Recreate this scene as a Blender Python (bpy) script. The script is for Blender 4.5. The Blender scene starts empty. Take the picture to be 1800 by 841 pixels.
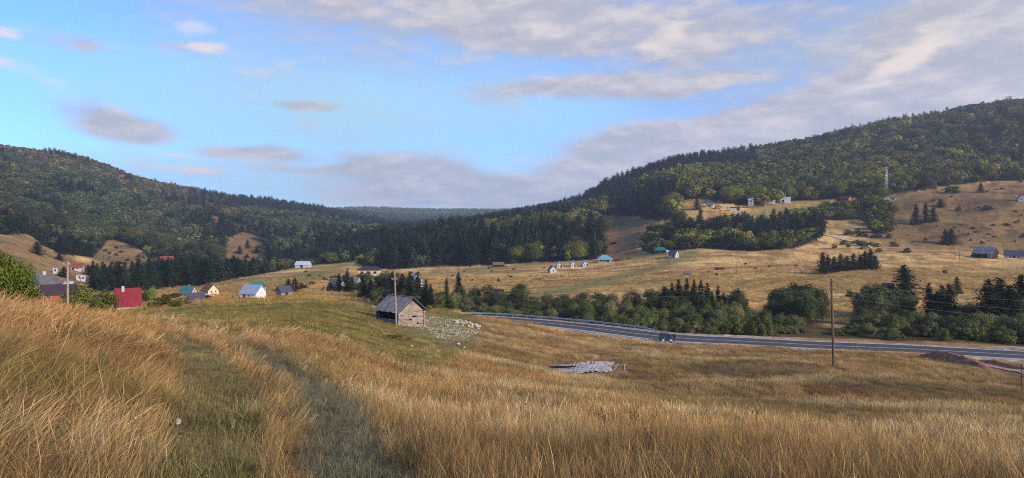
import bpy, math, random
import numpy as np
from mathutils import Vector, Matrix

RND = random.Random(11)
NRG = np.random.default_rng(11)
SC = bpy.context.scene
COL = SC.collection

# ------------------------------------------------------------------ camera model used to survey the valley
F, U0, V0, EYE = 1180.0, 900.0, 420.0, 30.0

# ------------------------------------------------------------------ value noise
def _hash(ix, iy, seed):
    n = (ix.astype(np.int64) * 374761393 + iy.astype(np.int64) * 668265263 + seed * 982451653) & 0x7fffffff
    n = ((n ^ (n >> 13)) * 1274126177) & 0x7fffffff
    n = (n ^ (n >> 16)) & 0xffff
    return n / 65535.0

def vnoise(x, y, seed=0):
    x = np.asarray(x, float); y = np.asarray(y, float)
    ix = np.floor(x); iy = np.floor(y)
    fx = x - ix; fy = y - iy
    fx = fx * fx * (3 - 2 * fx); fy = fy * fy * (3 - 2 * fy)
    a = _hash(ix, iy, seed); b = _hash(ix + 1, iy, seed)
    c = _hash(ix, iy + 1, seed); d = _hash(ix + 1, iy + 1, seed)
    return (a * (1 - fx) + b * fx) * (1 - fy) + (c * (1 - fx) + d * fx) * fy

def fbm(x, y, seed=0, octv=4):
    s = 0; a = 0.5; t = 0
    for o in range(octv):
        s = s + a * vnoise(x * 2 ** o, y * 2 ** o, seed + o * 17); t += a; a *= 0.5
    return s / t

def sstep(a, b, x):
    t = np.clip((np.asarray(x, float) - a) / (b - a), 0, 1)
    return t * t * (3 - 2 * t)

# ------------------------------------------------------------------ terrain: surveyed profiles, one per bearing
COLS = {
 -300: ([(4,-1.5),(8,-1.5),(14,-1.8),(20,-2.3),(35,-4.5),(70,-8.5),(150,-15)],
        [(280,478),(400,415),(600,360),(1100,235),(1500,260)]),
 0:   ([(4,-1.5),(8,-1.6),(12,-1.62),(17,-1.85),(22,-2.6),(35,-5.5),(60,-9),(110,-13.5),(160,-16)],
       [(280,478),(400,414),(600,375),(1100,268),(1500,290)]),
 150: ([(4,-1.6),(10,-1.9),(18,-2.2),(24,-2.9),(40,-6),(60,-8.8),(110,-13.3),(160,-16.5)],
       [(200,525),(300,500),(380,487),(470,445),(560,430),(650,405),(1200,292),(1600,310)]),
 280: ([(4,-1.65),(10,-2.2),(20,-3.1),(28,-3.9),(50,-6.4),(74,-8.7),(115,-11.7),(150,-15.5)],
       [(200,530),(260,518),(420,482),(520,455),(800,410),(1300,326),(1700,345)]),
 400: ([(4,-1.7),(10,-2.45),(20,-3.5),(35,-5.0),(50,-6.3),(74,-8.1),(100,-9.9),(150,-13.6),(195,-16.9)],
       [(240,521),(300,505),(420,487),(500,477),(650,455),(800,412),(900,395),(1400,352),(1800,366)]),
 550: ([(4,-1.75),(10,-2.6),(20,-3.9),(35,-5.4),(50,-6.6),(70,-8.1),(92,-9.4),(130,-11.1),(160,-15)],
       [(200,530),(250,513),(400,480),(500,468),(650,455),(900,408),(1500,371),(1900,382),(3000,374)]),
 640: ([(4,-1.78),(10,-2.75),(20,-4.4),(35,-6.2),(50,-7.5),(70,-9.2),(92,-10.6),(118,-11.6),(140,-14.5),(170,-18.5)],
       [(200,532),(250,512),(400,482),(480,470),(600,445),(850,420),(1200,405),(1600,392),(3000,370)]),
 700: ([(4,-1.8),(10,-2.95),(20,-4.8),(35,-7.0),(45,-8.1),(70,-10.3),(92,-11.9),(104,-12.1),(112,-12.0),(130,-14.2),(165,-18.4),(178,-18.6),(192,-21)],
       [(230,520),(300,498),(440,472),(500,462),(650,428),(850,424),(1300,410),(1700,400),(3000,372)]),
 780: ([(4,-1.83),(10,-2.97),(20,-4.9),(40,-7.9),(63,-10.3),(92,-12.3),(110,-12.6),(124,-12.7),(134,-14.2),(144,-18),(163,-19),(180,-21)],
       [(225,522),(280,503),(430,474),(480,464),(690,415),(850,422),(1300,406),(1700,398),(3000,374)]),
 850: ([(4,-1.85),(10,-3.0),(20,-5.0),(40,-8.3),(63,-11),(90,-13.1),(115,-14.2),(130,-14.9),(141,-16.6),(149,-18),(163,-18.2),(175,-21)],
       [(215,528),(260,510),(400,476),(480,463),(680,408),(850,414),(1300,392),(1700,394),(3000,375)]),
 1000: ([(4,-1.85),(10,-3.05),(20,-5.1),(40,-9.0),(63,-12.7),(90,-15.3),(120,-17.4),(133,-18),(146,-18.1),(160,-21)],
        [(210,530),(260,508),(400,470),(500,452),(700,386),(850,392),(1300,362),(1500,372),(3000,375)]),
 1080: ([(4,-1.85),(10,-3.08),(20,-5.25),(40,-9.15),(63,-12.7),(90,-15.4),(116,-17.5),(126,-18),(138,-18.1),(152,-21)],
        [(205,530),(260,505),(400,466),(500,450),(600,415),(720,376),(950,333),(1200,345)]),
 1200: ([(4,-1.85),(10,-3.1),(20,-5.4),(40,-9.3),(63,-12.7),(90,-15.6),(110,-17.6),(117,-18),(129,-18.1),(142,-20.8)],
        [(200,530),(250,500),(330,470),(430,443),(480,420),(530,398),(640,352),(1000,294),(1300,305)]),
 1400: ([(4,-1.8),(10,-3.2),(20,-5.6),(40,-9.5),(65,-12.7),(90,-15.8),(108,-17.8),(111,-18),(121,-18.1),(135,-20)],
        [(200,530),(250,498),(330,462),(430,430),(500,400),(540,380),(630,354),(1000,265),(1300,275)]),
 1600: ([(4,-1.75),(10,-3.3),(20,-5.8),(40,-9.8),(68,-13.4),(90,-16.2),(103,-17.9),(105,-18),(115,-18.1),(128,-19.8)],
        [(160,560),(200,520),(250,492),(330,462),(400,435),(470,400),(560,350),(600,338),(1000,225),(1300,236)]),
 1800: ([(4,-1.7),(10,-3.4),(20,-5.9),(40,-10),(70,-14.2),(90,-16.9),(97,-17.9),(99,-18),(109,-18.1),(122,-19.8)],
        [(150,572),(200,515),(260,485),(340,457),(400,430),(480,380),(570,325),(620,318),(1000,182),(1300,195)]),
 2200: ([(4,-1.7),(10,-3.4),(20,-5.9),(40,-10),(70,-14.2),(88,-17.6),(92,-18),(102,-18.1),(115,-19.8)],
        [(150,572),(200,520),(260,480),(340,440),(400,410),(480,355),(570,290),(1000,130),(1300,150)]),
}
RMIN, RMAX, NRAD = 2.0, 6500.0, 430
LR = np.linspace(math.log(RMIN), math.log(RMAX), NRAD)
_th, _prof = [], []
def _addprof(th, pts):
    rr = np.array([p[0] for p in pts], float); zz = np.array([p[1] for p in pts], float)
    _th.append(th); _prof.append(np.interp(np.exp(LR), rr, zz))
_addprof(-math.pi, [(2,-1.5),(20,1),(100,10),(500,60),(2000,150),(6500,150)])
_addprof(-1.9, [(2,-1.5),(20,0.5),(100,4),(400,25),(1000,110),(2000,150),(6500,150)])
_addprof(-1.25, [(2,-1.5),(20,-1.5),(60,-5),(150,-10),(300,-5),(700,70),(1100,170),(1500,200),(6500,150)])
for u in sorted(COLS):
    th = math.atan((u - U0) / F); c = math.cos(th)
    near, far = COLS[u]
    pts = [(2.0 / c, near[0][1])] + [(Y / c, z) for Y, z in near] + [(Y / c, (V0 - v) * Y / F) for Y, v in far]
    pts.append((6500.0, pts[-1][1] * 0.75 - 20))
    _addprof(th, pts)
_addprof(1.25, [(2,-1.6),(20,-4.5),(60,-11),(100,-17),(150,-18),(300,10),(600,90),(1000,200),(2000,240),(6500,150)])
_addprof(1.9, [(2,-1.5),(20,-2),(100,-8),(400,20),(1000,120),(2000,170),(6500,150)])
_addprof(math.pi, [(2,-1.5),(20,1),(100,10),(500,60),(2000,150),(6500,150)])
_th = np.array(_th); _prof = np.array(_prof)
TH = np.concatenate([np.linspace(-math.pi, -0.98, 130, endpoint=False), np.linspace(-0.98, 0.98, 860, endpoint=False), np.linspace(0.98, math.pi, 131)])
THU = np.linspace(-math.pi, math.pi, 3601)
_G = np.empty((len(THU), NRAD))
for j in range(NRAD):
    _G[:, j] = np.interp(THU, _th, _prof[:, j])
def _smooth(a, sig, axis):
    n = int(sig * 3) + 1
    k = np.exp(-0.5 * (np.arange(-n, n + 1) / sig) ** 2); k /= k.sum()
    pad = [(0, 0), (0, 0)]; pad[axis] = (n, n)
    b = np.pad(a, pad, mode='edge')
    out = np.zeros_like(a)
    for i, w in enumerate(k):
        sl = [slice(None), slice(None)]; sl[axis] = slice(i, i + a.shape[axis])
        out += w * b[tuple(sl)]
    return out
_G = _smooth(_G, 9, 0)
_G = _smooth(_G, 2.2, 1)

def _base(x, y):
    r = np.maximum(np.hypot(x, y), RMIN); th = np.arctan2(x, y)
    fi = (th + math.pi) / (2 * math.pi) * (len(THU) - 1)
    fj = (np.log(r) - LR[0]) / (LR[-1] - LR[0]) * (NRAD - 1)
    i0 = np.clip(np.floor(fi).astype(int), 0, len(THU) - 2); j0 = np.clip(np.floor(fj).astype(int), 0, NRAD - 2)
    a = np.clip(fi - i0, 0, 1); b = np.clip(fj - j0, 0, 1)
    return (_G[i0, j0] * (1 - a) + _G[i0 + 1, j0] * a) * (1 - b) + (_G[i0, j0 + 1] * (1 - a) + _G[i0 + 1, j0 + 1] * a) * b

# road centre line in plan (metres), from surveyed bearings and distances
_RD = [(440,158),(520,153),(620,150),(700,150),(770,151),(850,152.5),(1000,140),(1172,123.5),(1300,118.6),(1450,113.6),(1600,110),(1800,104),(2000,99),(2400,92),(3000,84)]
ROAD = np.array([((u - U0) / F * Y, Y) for u, Y in _RD])
def _catmull(P, n):
    out = []
    for i in range(len(P) - 1):
        p0 = P[max(i - 1, 0)]; p1 = P[i]; p2 = P[i + 1]; p3 = P[min(i + 2, len(P) - 1)]
        for k in range(n):
            t = k / n
            out.append(0.5 * ((2 * p1) + (-p0 + p2) * t + (2 * p0 - 5 * p1 + 4 * p2 - p3) * t * t + (-p0 + 3 * p1 - 3 * p2 + p3) * t ** 3))
    out.append(P[-1]); return np.array(out)
ROADC = _catmull(ROAD, 10)
ROADZ = -18.05
def road_z(x, y):
    return ROADZ - 1.2 * sstep(-12, -30, x)
def road_dist(x, y):
    """signed distance to the road's centre line; positive = far side"""
    x = np.asarray(x, float).ravel(); y = np.asarray(y, float).ravel()
    best = np.full(x.shape, 1e9); sgn = np.zeros(x.shape)
    for a, b in zip(ROADC[:-1:2], ROADC[2::2]):
        d = b - a; L2 = d @ d
        t = np.clip(((x - a[0]) * d[0] + (y - a[1]) * d[1]) / L2, 0, 1)
        ex = x - (a[0] + t * d[0]); ey = y - (a[1] + t * d[1])
        q = np.hypot(ex, ey); m = q < best
        best = np.where(m, q, best); sgn = np.where(m, np.sign(d[0] * ey - d[1] * ex), sgn)
    return best * sgn

def Hraw(x, y):
    x = np.asarray(x, float); y = np.asarray(y, float)
    r = np.hypot(x, y)
    z = _base(x, y)
    z = z + (fbm(x / 2.3, y / 2.3, 3, 3) - .5) * 0.32 * sstep(3, 10, r)
    z = z + (fbm(x / 14, y / 14, 5, 3) - .5) * (1.0 * sstep(12, 50, r))
    z = z + (fbm(x / 70, y / 70, 8, 3) - .5) * (7 * sstep(200, 420, r))
    th = np.arctan2(x, y); calm = 1 - .75 * sstep(-.42, -.26, th) * (1 - sstep(.06, .16, th))      # the valley mouth
    z = z + (fbm(x / 210, y / 210, 9, 3) - .5) * (30 * sstep(600, 1000, r)) * calm
    return z
def H(x, y):
    """ground height (world z)"""
    x = np.asarray(x, float); y = np.asarray(y, float); shp = x.shape
    z = Hraw(x, y).ravel(); xx = x.ravel(); yy = y.ravel()
    m = (yy > 40) & (yy < 240) & (xx > -70) & (xx < 200)
    if m.any():
        d = road_dist(xx[m], yy[m])
        w = sstep(5.3, np.where(d > 0, 13.0, 8.6), np.abs(d))
        z[m] = road_z(xx[m], yy[m]) * (1 - w) + z[m] * w
    # dug driveway: a shallow cut with a bank of soil
    return (z + EYE).reshape(shp)
def h1(x, y): return float(H(np.array([x]), np.array([y]))[0])
def at(u, Y): return ((u - U0) / F * Y, Y)
def ground(u, Y):
    x, y = at(u, Y); return Vector((x, y, h1(x, y)))
def pix(x, y, z):
    return U0 + F * x / y, V0 - F * (z - EYE) / y
def hit(u, v, ymin=3.0, ymax=3000.0):
    """first ground point seen at (u, v)"""
    Y = np.exp(np.linspace(math.log(ymin), math.log(ymax), 1600))
    x = (u - U0) / F * Y
    g = H(x, Y); zr = EYE + (V0 - v) / F * Y
    k = np.nonzero(g >= zr)[0]
    i = int(k[0]) if len(k) else len(Y) - 1
    return Vector((x[i], Y[i], g[i]))

# ------------------------------------------------------------------ mesh builder
class MB:
    def __init__(self): self.v = []; self.f = []; self.c = []
    def add(self, vs, fs):
        o = len(self.v); self.v += [tuple(p) for p in vs]; self.f += [tuple(i + o for i in f) for f in fs]; return self
    def box(self, c, s, M=None):
        x, y, z = s[0] / 2, s[1] / 2, s[2] / 2
        vs = [Vector((i * x, j * y, k * z)) for i in (-1, 1) for j in (-1, 1) for k in (-1, 1)]
        if M is not None: vs = [M @ p for p in vs]
        vs = [p + Vector(c) for p in vs]
        return self.add(vs, [(0,1,3,2),(4,6,7,5),(0,4,5,1),(2,3,7,6),(0,2,6,4),(1,5,7,3)])
    def bar(self, a, b, w, h):
        a = Vector(a); b = Vector(b); d = b - a
        q = d.to_track_quat('X', 'Z').to_matrix()
        return self.box((a + b) / 2, (d.length, w, h), q)
    def tube(self, pts, rads, n=8, caps=True):
        pts = [Vector(p) for p in pts]; o = len(self.v); up = Vector((0, 0, 1))
        for i, p in enumerate(pts):
            d = (pts[min(i + 1, len(pts) - 1)] - pts[max(i - 1, 0)]).normalized()
            a = d.cross(up) if abs(d.z) < .95 else d.cross(Vector((0, 1, 0)))
            a.normalize(); b = d.cross(a)
            r = rads[i] if hasattr(rads, '__len__') else rads
            for k in range(n):
                t = 2 * math.pi * k / n
                self.v.append(tuple(p + a * (r * math.cos(t)) + b * (r * math.sin(t))))
        for i in range(len(pts) - 1):
            for k in range(n):
                k2 = (k + 1) % n
                self.f.append((o + i * n + k, o + i * n + k2, o + (i + 1) * n + k2, o + (i + 1) * n + k))
        if caps:
            self.f.append(tuple(o + k for k in range(n))[::-1]); m = o + (len(pts) - 1) * n
            self.f.append(tuple(m + k for k in range(n)))
        return self
    def prism(self, poly, axis, a, b):
        """extrude a 2-D polygon along a local axis ('x': poly is (y, z); 'y': poly is (x, z); 'z': (x, y))"""
        def P(p, t): return {'x': (t, p[0], p[1]), 'y': (p[0], t, p[1]), 'z': (p[0], p[1], t)}[axis]
        n = len(poly); vs = [P(p, a) for p in poly] + [P(p, b) for p in poly]
        fs = [tuple(range(n))[::-1], tuple(range(n, 2 * n))] + [(i, (i + 1) % n, n + (i + 1) % n, n + i) for i in range(n)]
        return self.add(vs, fs)
    def rock(self, c, s, rnd, sub=1):
        """an irregular boulder"""
        t = (1 + 5 ** .5) / 2
        vs = [Vector(p).normalized() for p in [(-1,t,0),(1,t,0),(-1,-t,0),(1,-t,0),(0,-1,t),(0,1,t),(0,-1,-t),(0,1,-t),(t,0,-1),(t,0,1),(-t,0,-1),(-t,0,1)]]
        fs = [(0,11,5),(0,5,1),(0,1,7),(0,7,10),(0,10,11),(1,5,9),(5,11,4),(11,10,2),(10,7,6),(7,1,8),(3,9,4),(3,4,2),(3,2,6),(3,6,8),(3,8,9),(4,9,5),(2,4,11),(6,2,10),(8,6,7),(9,8,1)]
        R3 = Matrix.Rotation(rnd.uniform(0, 6.28), 3, 'Z') @ Matrix.Rotation(rnd.uniform(-.5, .5), 3, 'X')
        vs = [R3 @ Vector((p.x * s[0], p.y * s[1], p.z * s[2])) * rnd.uniform(.72, 1.2) + Vector(c) for p in vs]
        return self.add(vs, fs)
    def mesh(self, name, mat=None, smooth=False):
        me = bpy.data.meshes.new(name); me.from_pydata(self.v, [], self.f)
        if mat: me.materials.append(mat)
        if smooth: me.shade_smooth()
        me.update(); return me
    def build(self, name, mat, parent=None, smooth=False, loc=(0, 0, 0)):
        return link(name, self.mesh(name, mat, smooth), parent, loc)

def link(name, me, parent=None, loc=(0, 0, 0)):
    o = bpy.data.objects.new(name, me); COL.objects.link(o); o.location = loc
    if parent is not None: o.parent = parent
    return o
def tag(o, label=None, cat=None, group=None, kind=None):
    if label: o['label'] = label
    if cat: o['category'] = cat
    if group: o['group'] = group
    if kind: o['kind'] = kind
    return o
def thing(name, label, cat, loc=(0, 0, 0), rz=0.0, group=None):
    o = bpy.data.objects.new(name, None); COL.objects.link(o); o.empty_display_size = .3
    o.location = loc; o.rotation_euler = (0, 0, rz); return tag(o, label, cat, group)
def fast_mesh(name, verts, faces, mat=None, smooth=False, cols=None, attr='col'):
    """verts (n,3), faces (m,k) arrays"""
    me = bpy.data.meshes.new(name)
    n, (m, k) = len(verts), faces.shape
    me.vertices.add(n); me.vertices.foreach_set('co', np.ascontiguousarray(verts, np.float32).ravel())
    me.loops.add(m * k); me.loops.foreach_set('vertex_index', np.ascontiguousarray(faces, np.int32).ravel())
    me.polygons.add(m); me.polygons.foreach_set('loop_start', np.arange(0, m * k, k, dtype=np.int32))
    me.polygons.foreach_set('loop_total', np.full(m, k, np.int32))
    if smooth: me.polygons.foreach_set('use_smooth', np.ones(m, bool))
    if mat: me.materials.append(mat)
    if cols is not None:
        a = me.attributes.new(attr, 'FLOAT_COLOR', 'POINT')
        c = np.ones((n, 4), np.float32); c[:, :3] = cols; a.data.foreach_set('color', c.ravel())
    me.update(calc_edges=True); me.validate(); return me

# ------------------------------------------------------------------ materials
class NT:
    def __init__(self, tree): self.t = tree; self.n = tree.nodes; self.l = tree.links
    def new(self, typ, **kw):
        nd = self.n.new(typ)
        for k, v in kw.items():
            if k.startswith('i_'): nd.inputs[k[2:].replace('_', ' ')].default_value = v
            else: setattr(nd, k, v)
        return nd
    def link(self, a, b): self.l.new(a, b)
    def val(self, sock, x):
        if hasattr(x, 'is_output') or isinstance(x, bpy.types.NodeSocket): self.l.new(x, sock)
        else: sock.default_value = x
    def math(self, op, a, b=None, clamp=False):
        m = self.n.new('ShaderNodeMath'); m.operation = op; m.use_clamp = clamp
        self.val(m.inputs[0], a)
        if b is not None: self.val(m.inputs[1], b)
        return m.outputs[0]
    def mix(self, fac, a, b, blend='MIX'):
        m = self.n.new('ShaderNodeMix'); m.data_type = 'RGBA'; m.blend_type = blend; m.clamp_factor = True
        self.val(m.inputs[0], fac)
        for s, x in ((m.inputs[6], a), (m.inputs[7], b)):
            if isinstance(x, (tuple, list, np.ndarray)): s.default_value = (*[float(q) for q in x[:3]], 1)
            else: self.l.new(x, s)
        return m.outputs[2]
    def noise(self, vec, scale, detail=4, rough=.55, dims='3D'):
        m = self.n.new('ShaderNodeTexNoise'); m.noise_dimensions = dims
        m.inputs['Scale'].default_value = scale; m.inputs['Detail'].default_value = detail; m.inputs['Roughness'].default_value = rough
        if vec is not None: self.l.new(vec, m.inputs['Vector'])
        return m.outputs[0]
    def ramp(self, x, lo, hi, a=0., b=1., smooth=True):
        m = self.n.new('ShaderNodeMapRange'); m.interpolation_type = 'SMOOTHSTEP' if smooth else 'LINEAR'
        self.val(m.inputs[0], x); m.inputs[1].default_value = lo; m.inputs[2].default_value = hi
        m.inputs[3].default_value = a; m.inputs[4].default_value = b; return m.outputs[0]

def newmat(name):
    m = bpy.data.materials.new(name); m.use_nodes = True
    t = NT(m.node_tree); bs = m.node_tree.nodes['Principled BSDF']; return m, t, bs
def mat(name, col, rough=.8, var=.35, scale=3., grain=None, metal=0., bump=.3, spec=.3, dirt=None, emis=None):
    """a surface with blotchy wear; grain = stretch (x, y, z) for boards or corrugation"""
    m, t, bs = newmat(name)
    tc = t.new('ShaderNodeTexCoord')
    vec = tc.outputs['Object']
    if grain:
        mp = t.new('ShaderNodeMapping'); mp.inputs['Scale'].default_value = grain; t.link(vec, mp.inputs['Vector']); vec2 = mp.outputs[0]
    else: vec2 = vec
    n1 = t.noise(vec2, scale, 6, .65); n2 = t.noise(vec, scale * .35, 3)
    f = t.math('MULTIPLY', t.ramp(n1, .25, .75, 1 - var, 1 + var), t.ramp(n2, .3, .7, 1 - var * .5, 1 + var * .5))
    vm = t.new('ShaderNodeVectorMath', operation='SCALE'); vm.inputs[0].default_value = col; t.link(f, vm.inputs['Scale'])
    c = vm.outputs[0]
    if dirt is not None:
        c = t.mix(t.ramp(t.noise(vec, scale * .8, 5, .7), .5, .68, 0, .85), c, dirt)
    t.link(c, bs.inputs['Base Color'])
    bs.inputs['Roughness'].default_value = rough; bs.inputs['Metallic'].default_value = metal
    bs.inputs['Specular IOR Level'].default_value = spec
    if bump:
        b = t.new('ShaderNodeBump'); b.inputs['Strength'].default_value = bump; b.inputs['Distance'].default_value = .03
        t.link(n1, b.inputs['Height']); t.link(b.outputs[0], bs.inputs['Normal'])
    return m
# ------------------------------------------------------------------ land cover
def inpoly(u, v, poly):
    inside = np.zeros(u.shape, bool); n = len(poly)
    for i in range(n):
        x1, y1 = poly[i]; x2, y2 = poly[(i + 1) % n]
        if y1 == y2: continue
        c = ((y1 > v) != (y2 > v)) & (u < (x2 - x1) * (v - y1) / (y2 - y1) + x1)
        inside ^= c
    return inside
_J = [(math.cos(a) * r, math.sin(a) * r) for r, n in ((.35, 4), (.9, 8)) for a in np.arange(n) * 2 * math.pi / n + r]
def softpoly(u, v, poly, ju, jv):
    s = np.zeros(u.shape)
    for a, b in _J: s += inpoly(u + a * ju, v + b * jv, poly)
    return s / len(_J)

MEADOW = [(170,560),(250,541),(330,538),(400,530),(550,519),(640,534),(700,540),(770,541),(835,560),(850,585),(830,612),(790,640),(740,650),(690,632),(600,606),(520,592),(420,580),(330,574),(250,566)]
TRACK = [(60,2200),(560,2200),(530,900),(480,790),(452,710),(430,660),(400,622),(345,590),(285,576),(262,592),(290,640),(296,700),(285,780),(225,900)]
STRIP = [(500,1400),(600,1400),(565,900),(535,790),(498,710),(462,660),(448,665),(468,730),(478,800)]
RUT = [(590,2200),(1000,2200),(770,900),(690,790),(630,720),(580,676),(510,636),(445,606),(398,596),(405,612),(450,645),(495,695),(530,760),(560,860)]
DARK1 = [(1440,668),(1500,662),(1600,672),(1700,680),(1800,690),(1900,700),(1900,715),(1750,708),(1600,700),(1480,690)]
DARK2 = [(1190,640),(1330,630),(1440,640),(1440,662),(1330,668),(1220,662)]
DARK3 = [(1060,650),(1250,690),(1420,700),(1560,730),(1620,760),(1500,765),(1350,735),(1150,705)]
GSTRIP = [(925,522),(985,503),(1060,487),(1120,474),(1175,456),(1208,440),(1236,438),(1222,456),(1190,465),(1120,486),(1040,505),(985,520)]
UPMEAD = [(1262,394),(1290,378),(1340,370),(1420,360),(1500,348),(1560,346),(1580,356),(1500,372),(1430,380),(1330,392)]
LGREEN = [(380,512),(470,497),(570,470),(625,456),(600,478),(520,510),(450,520)]
BROWNHILL = [(1500,420),(1560,350),(1700,322),(1900,305),(2300,290),(2300,430),(1800,438),(1690,440),(1600,440)]
BROWNGAP = [(1040,462),(1058,440),(1060,386),(1112,380),(1150,390),(1120,420),(1120,445),(1085,460)]
PATCHB = [(385,470),(398,420),(430,407),(455,410),(476,445),(470,466)]
PATCHA = [(345,376),(385,380),(440,397),(447,405),(400,403),(355,391)]
PATCHC = [(-20,378),(34,380),(40,392),(-20,400)]
LEFTFIELD = [(-300,430),(0,412),(50,412),(80,430),(110,448),(160,466),(165,440),(190,418),(225,424),(258,448),(262,458),(290,458),(330,480),(200,500),(0,500),(-300,500)]

def lin(r, g, b):
    def f(c):
        c /= 255.; return c / 12.92 if c <= .04045 else ((c + .055) / 1.055) ** 2.4
    return np.array([f(r), f(g), f(b)])

FOREST_EDGE_U = [-400,0,50,75,100,165,178,190,215,245,262,290,330,345,400,450,480,520,610,625,640,700,750,860,950,1040,1056,1066,1050,1056,1110,1160,1186,1189,1240,1300,1340,1380,1450,1500,1560,1600,1680,1740,1800,2400]
EDGE = [(-400,432),(0,412),(50,412),(75,430),(105,447),(165,452),(180,432),(190,421),(215,422),(245,435),(262,455),(290,458),(320,468),(345,487),(400,487),(450,477),(480,474),(520,469),(610,461),(625,458),(640,470),(700,474),(750,468),(860,466),(950,460),(1040,457),(1056,445),(1064,412),(1050,387),(1066,378),(1122,380),(1160,389),(1186,384),(1189,352),(1240,350),(1300,361),(1340,361),(1380,355),(1450,350),(1500,346),(1560,342),(1600,338),(1680,325),(1740,318),(1800,317),(2400,292)]
FPOLY = EDGE + [(2400,-900),(-400,-900)]
VALLEYWOOD = [(140,512),(215,500),(240,486),(262,480),(300,480),(345,470),(400,470),(450,465),(480,462),(520,462),(520,470),(480,478),(450,483),(400,492),(360,502),(300,506),(240,512),(180,515)]
MIDBELT = [(1128,440),(1130,412),(1142,402),(1190,396),(1240,398),(1300,398),(1370,392),(1420,380),(1450,378),(1450,405),(1440,420),(1400,436),(1330,442),(1240,436),(1180,440),(1150,446)]
UPBELT = [(1440,385),(1448,368),(1500,362),(1545,358),(1565,372),(1570,395),(1555,412),(1535,410),(1520,390),(1480,388)]

def cover(x, y):
    """land cover weights at ground points"""
    x = np.asarray(x, float); y = np.asarray(y, float)
    z = H(x, y); yy = np.maximum(y, .5)
    u = U0 + F * x / yy; v = V0 - F * (z - EYE) / yy
    front = y > 1.0
    u = np.where(front, u, 5000); v = np.where(front, v, 5000)
    u = u + (fbm(x / 6, y / 6, 31, 2) - .5) * 500 / np.maximum(yy, 8); v = v + (fbm(x / 6, y / 6, 37, 2) - .5) * 120 / np.maximum(yy, 8)
    return x, y, z, u, v

C_GOLD = lin(168,128,80); C_STRAW = lin(192,152,100); C_BROWN = lin(122,92,62); C_OLIVE = lin(112,100,52)
C_GREEN = lin(96,98,48); C_GREY = lin(112,104,82); C_SOIL = lin(92,64,46); C_FLOOR = lin(48,48,34); C_PALE = lin(196,184,166)

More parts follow.
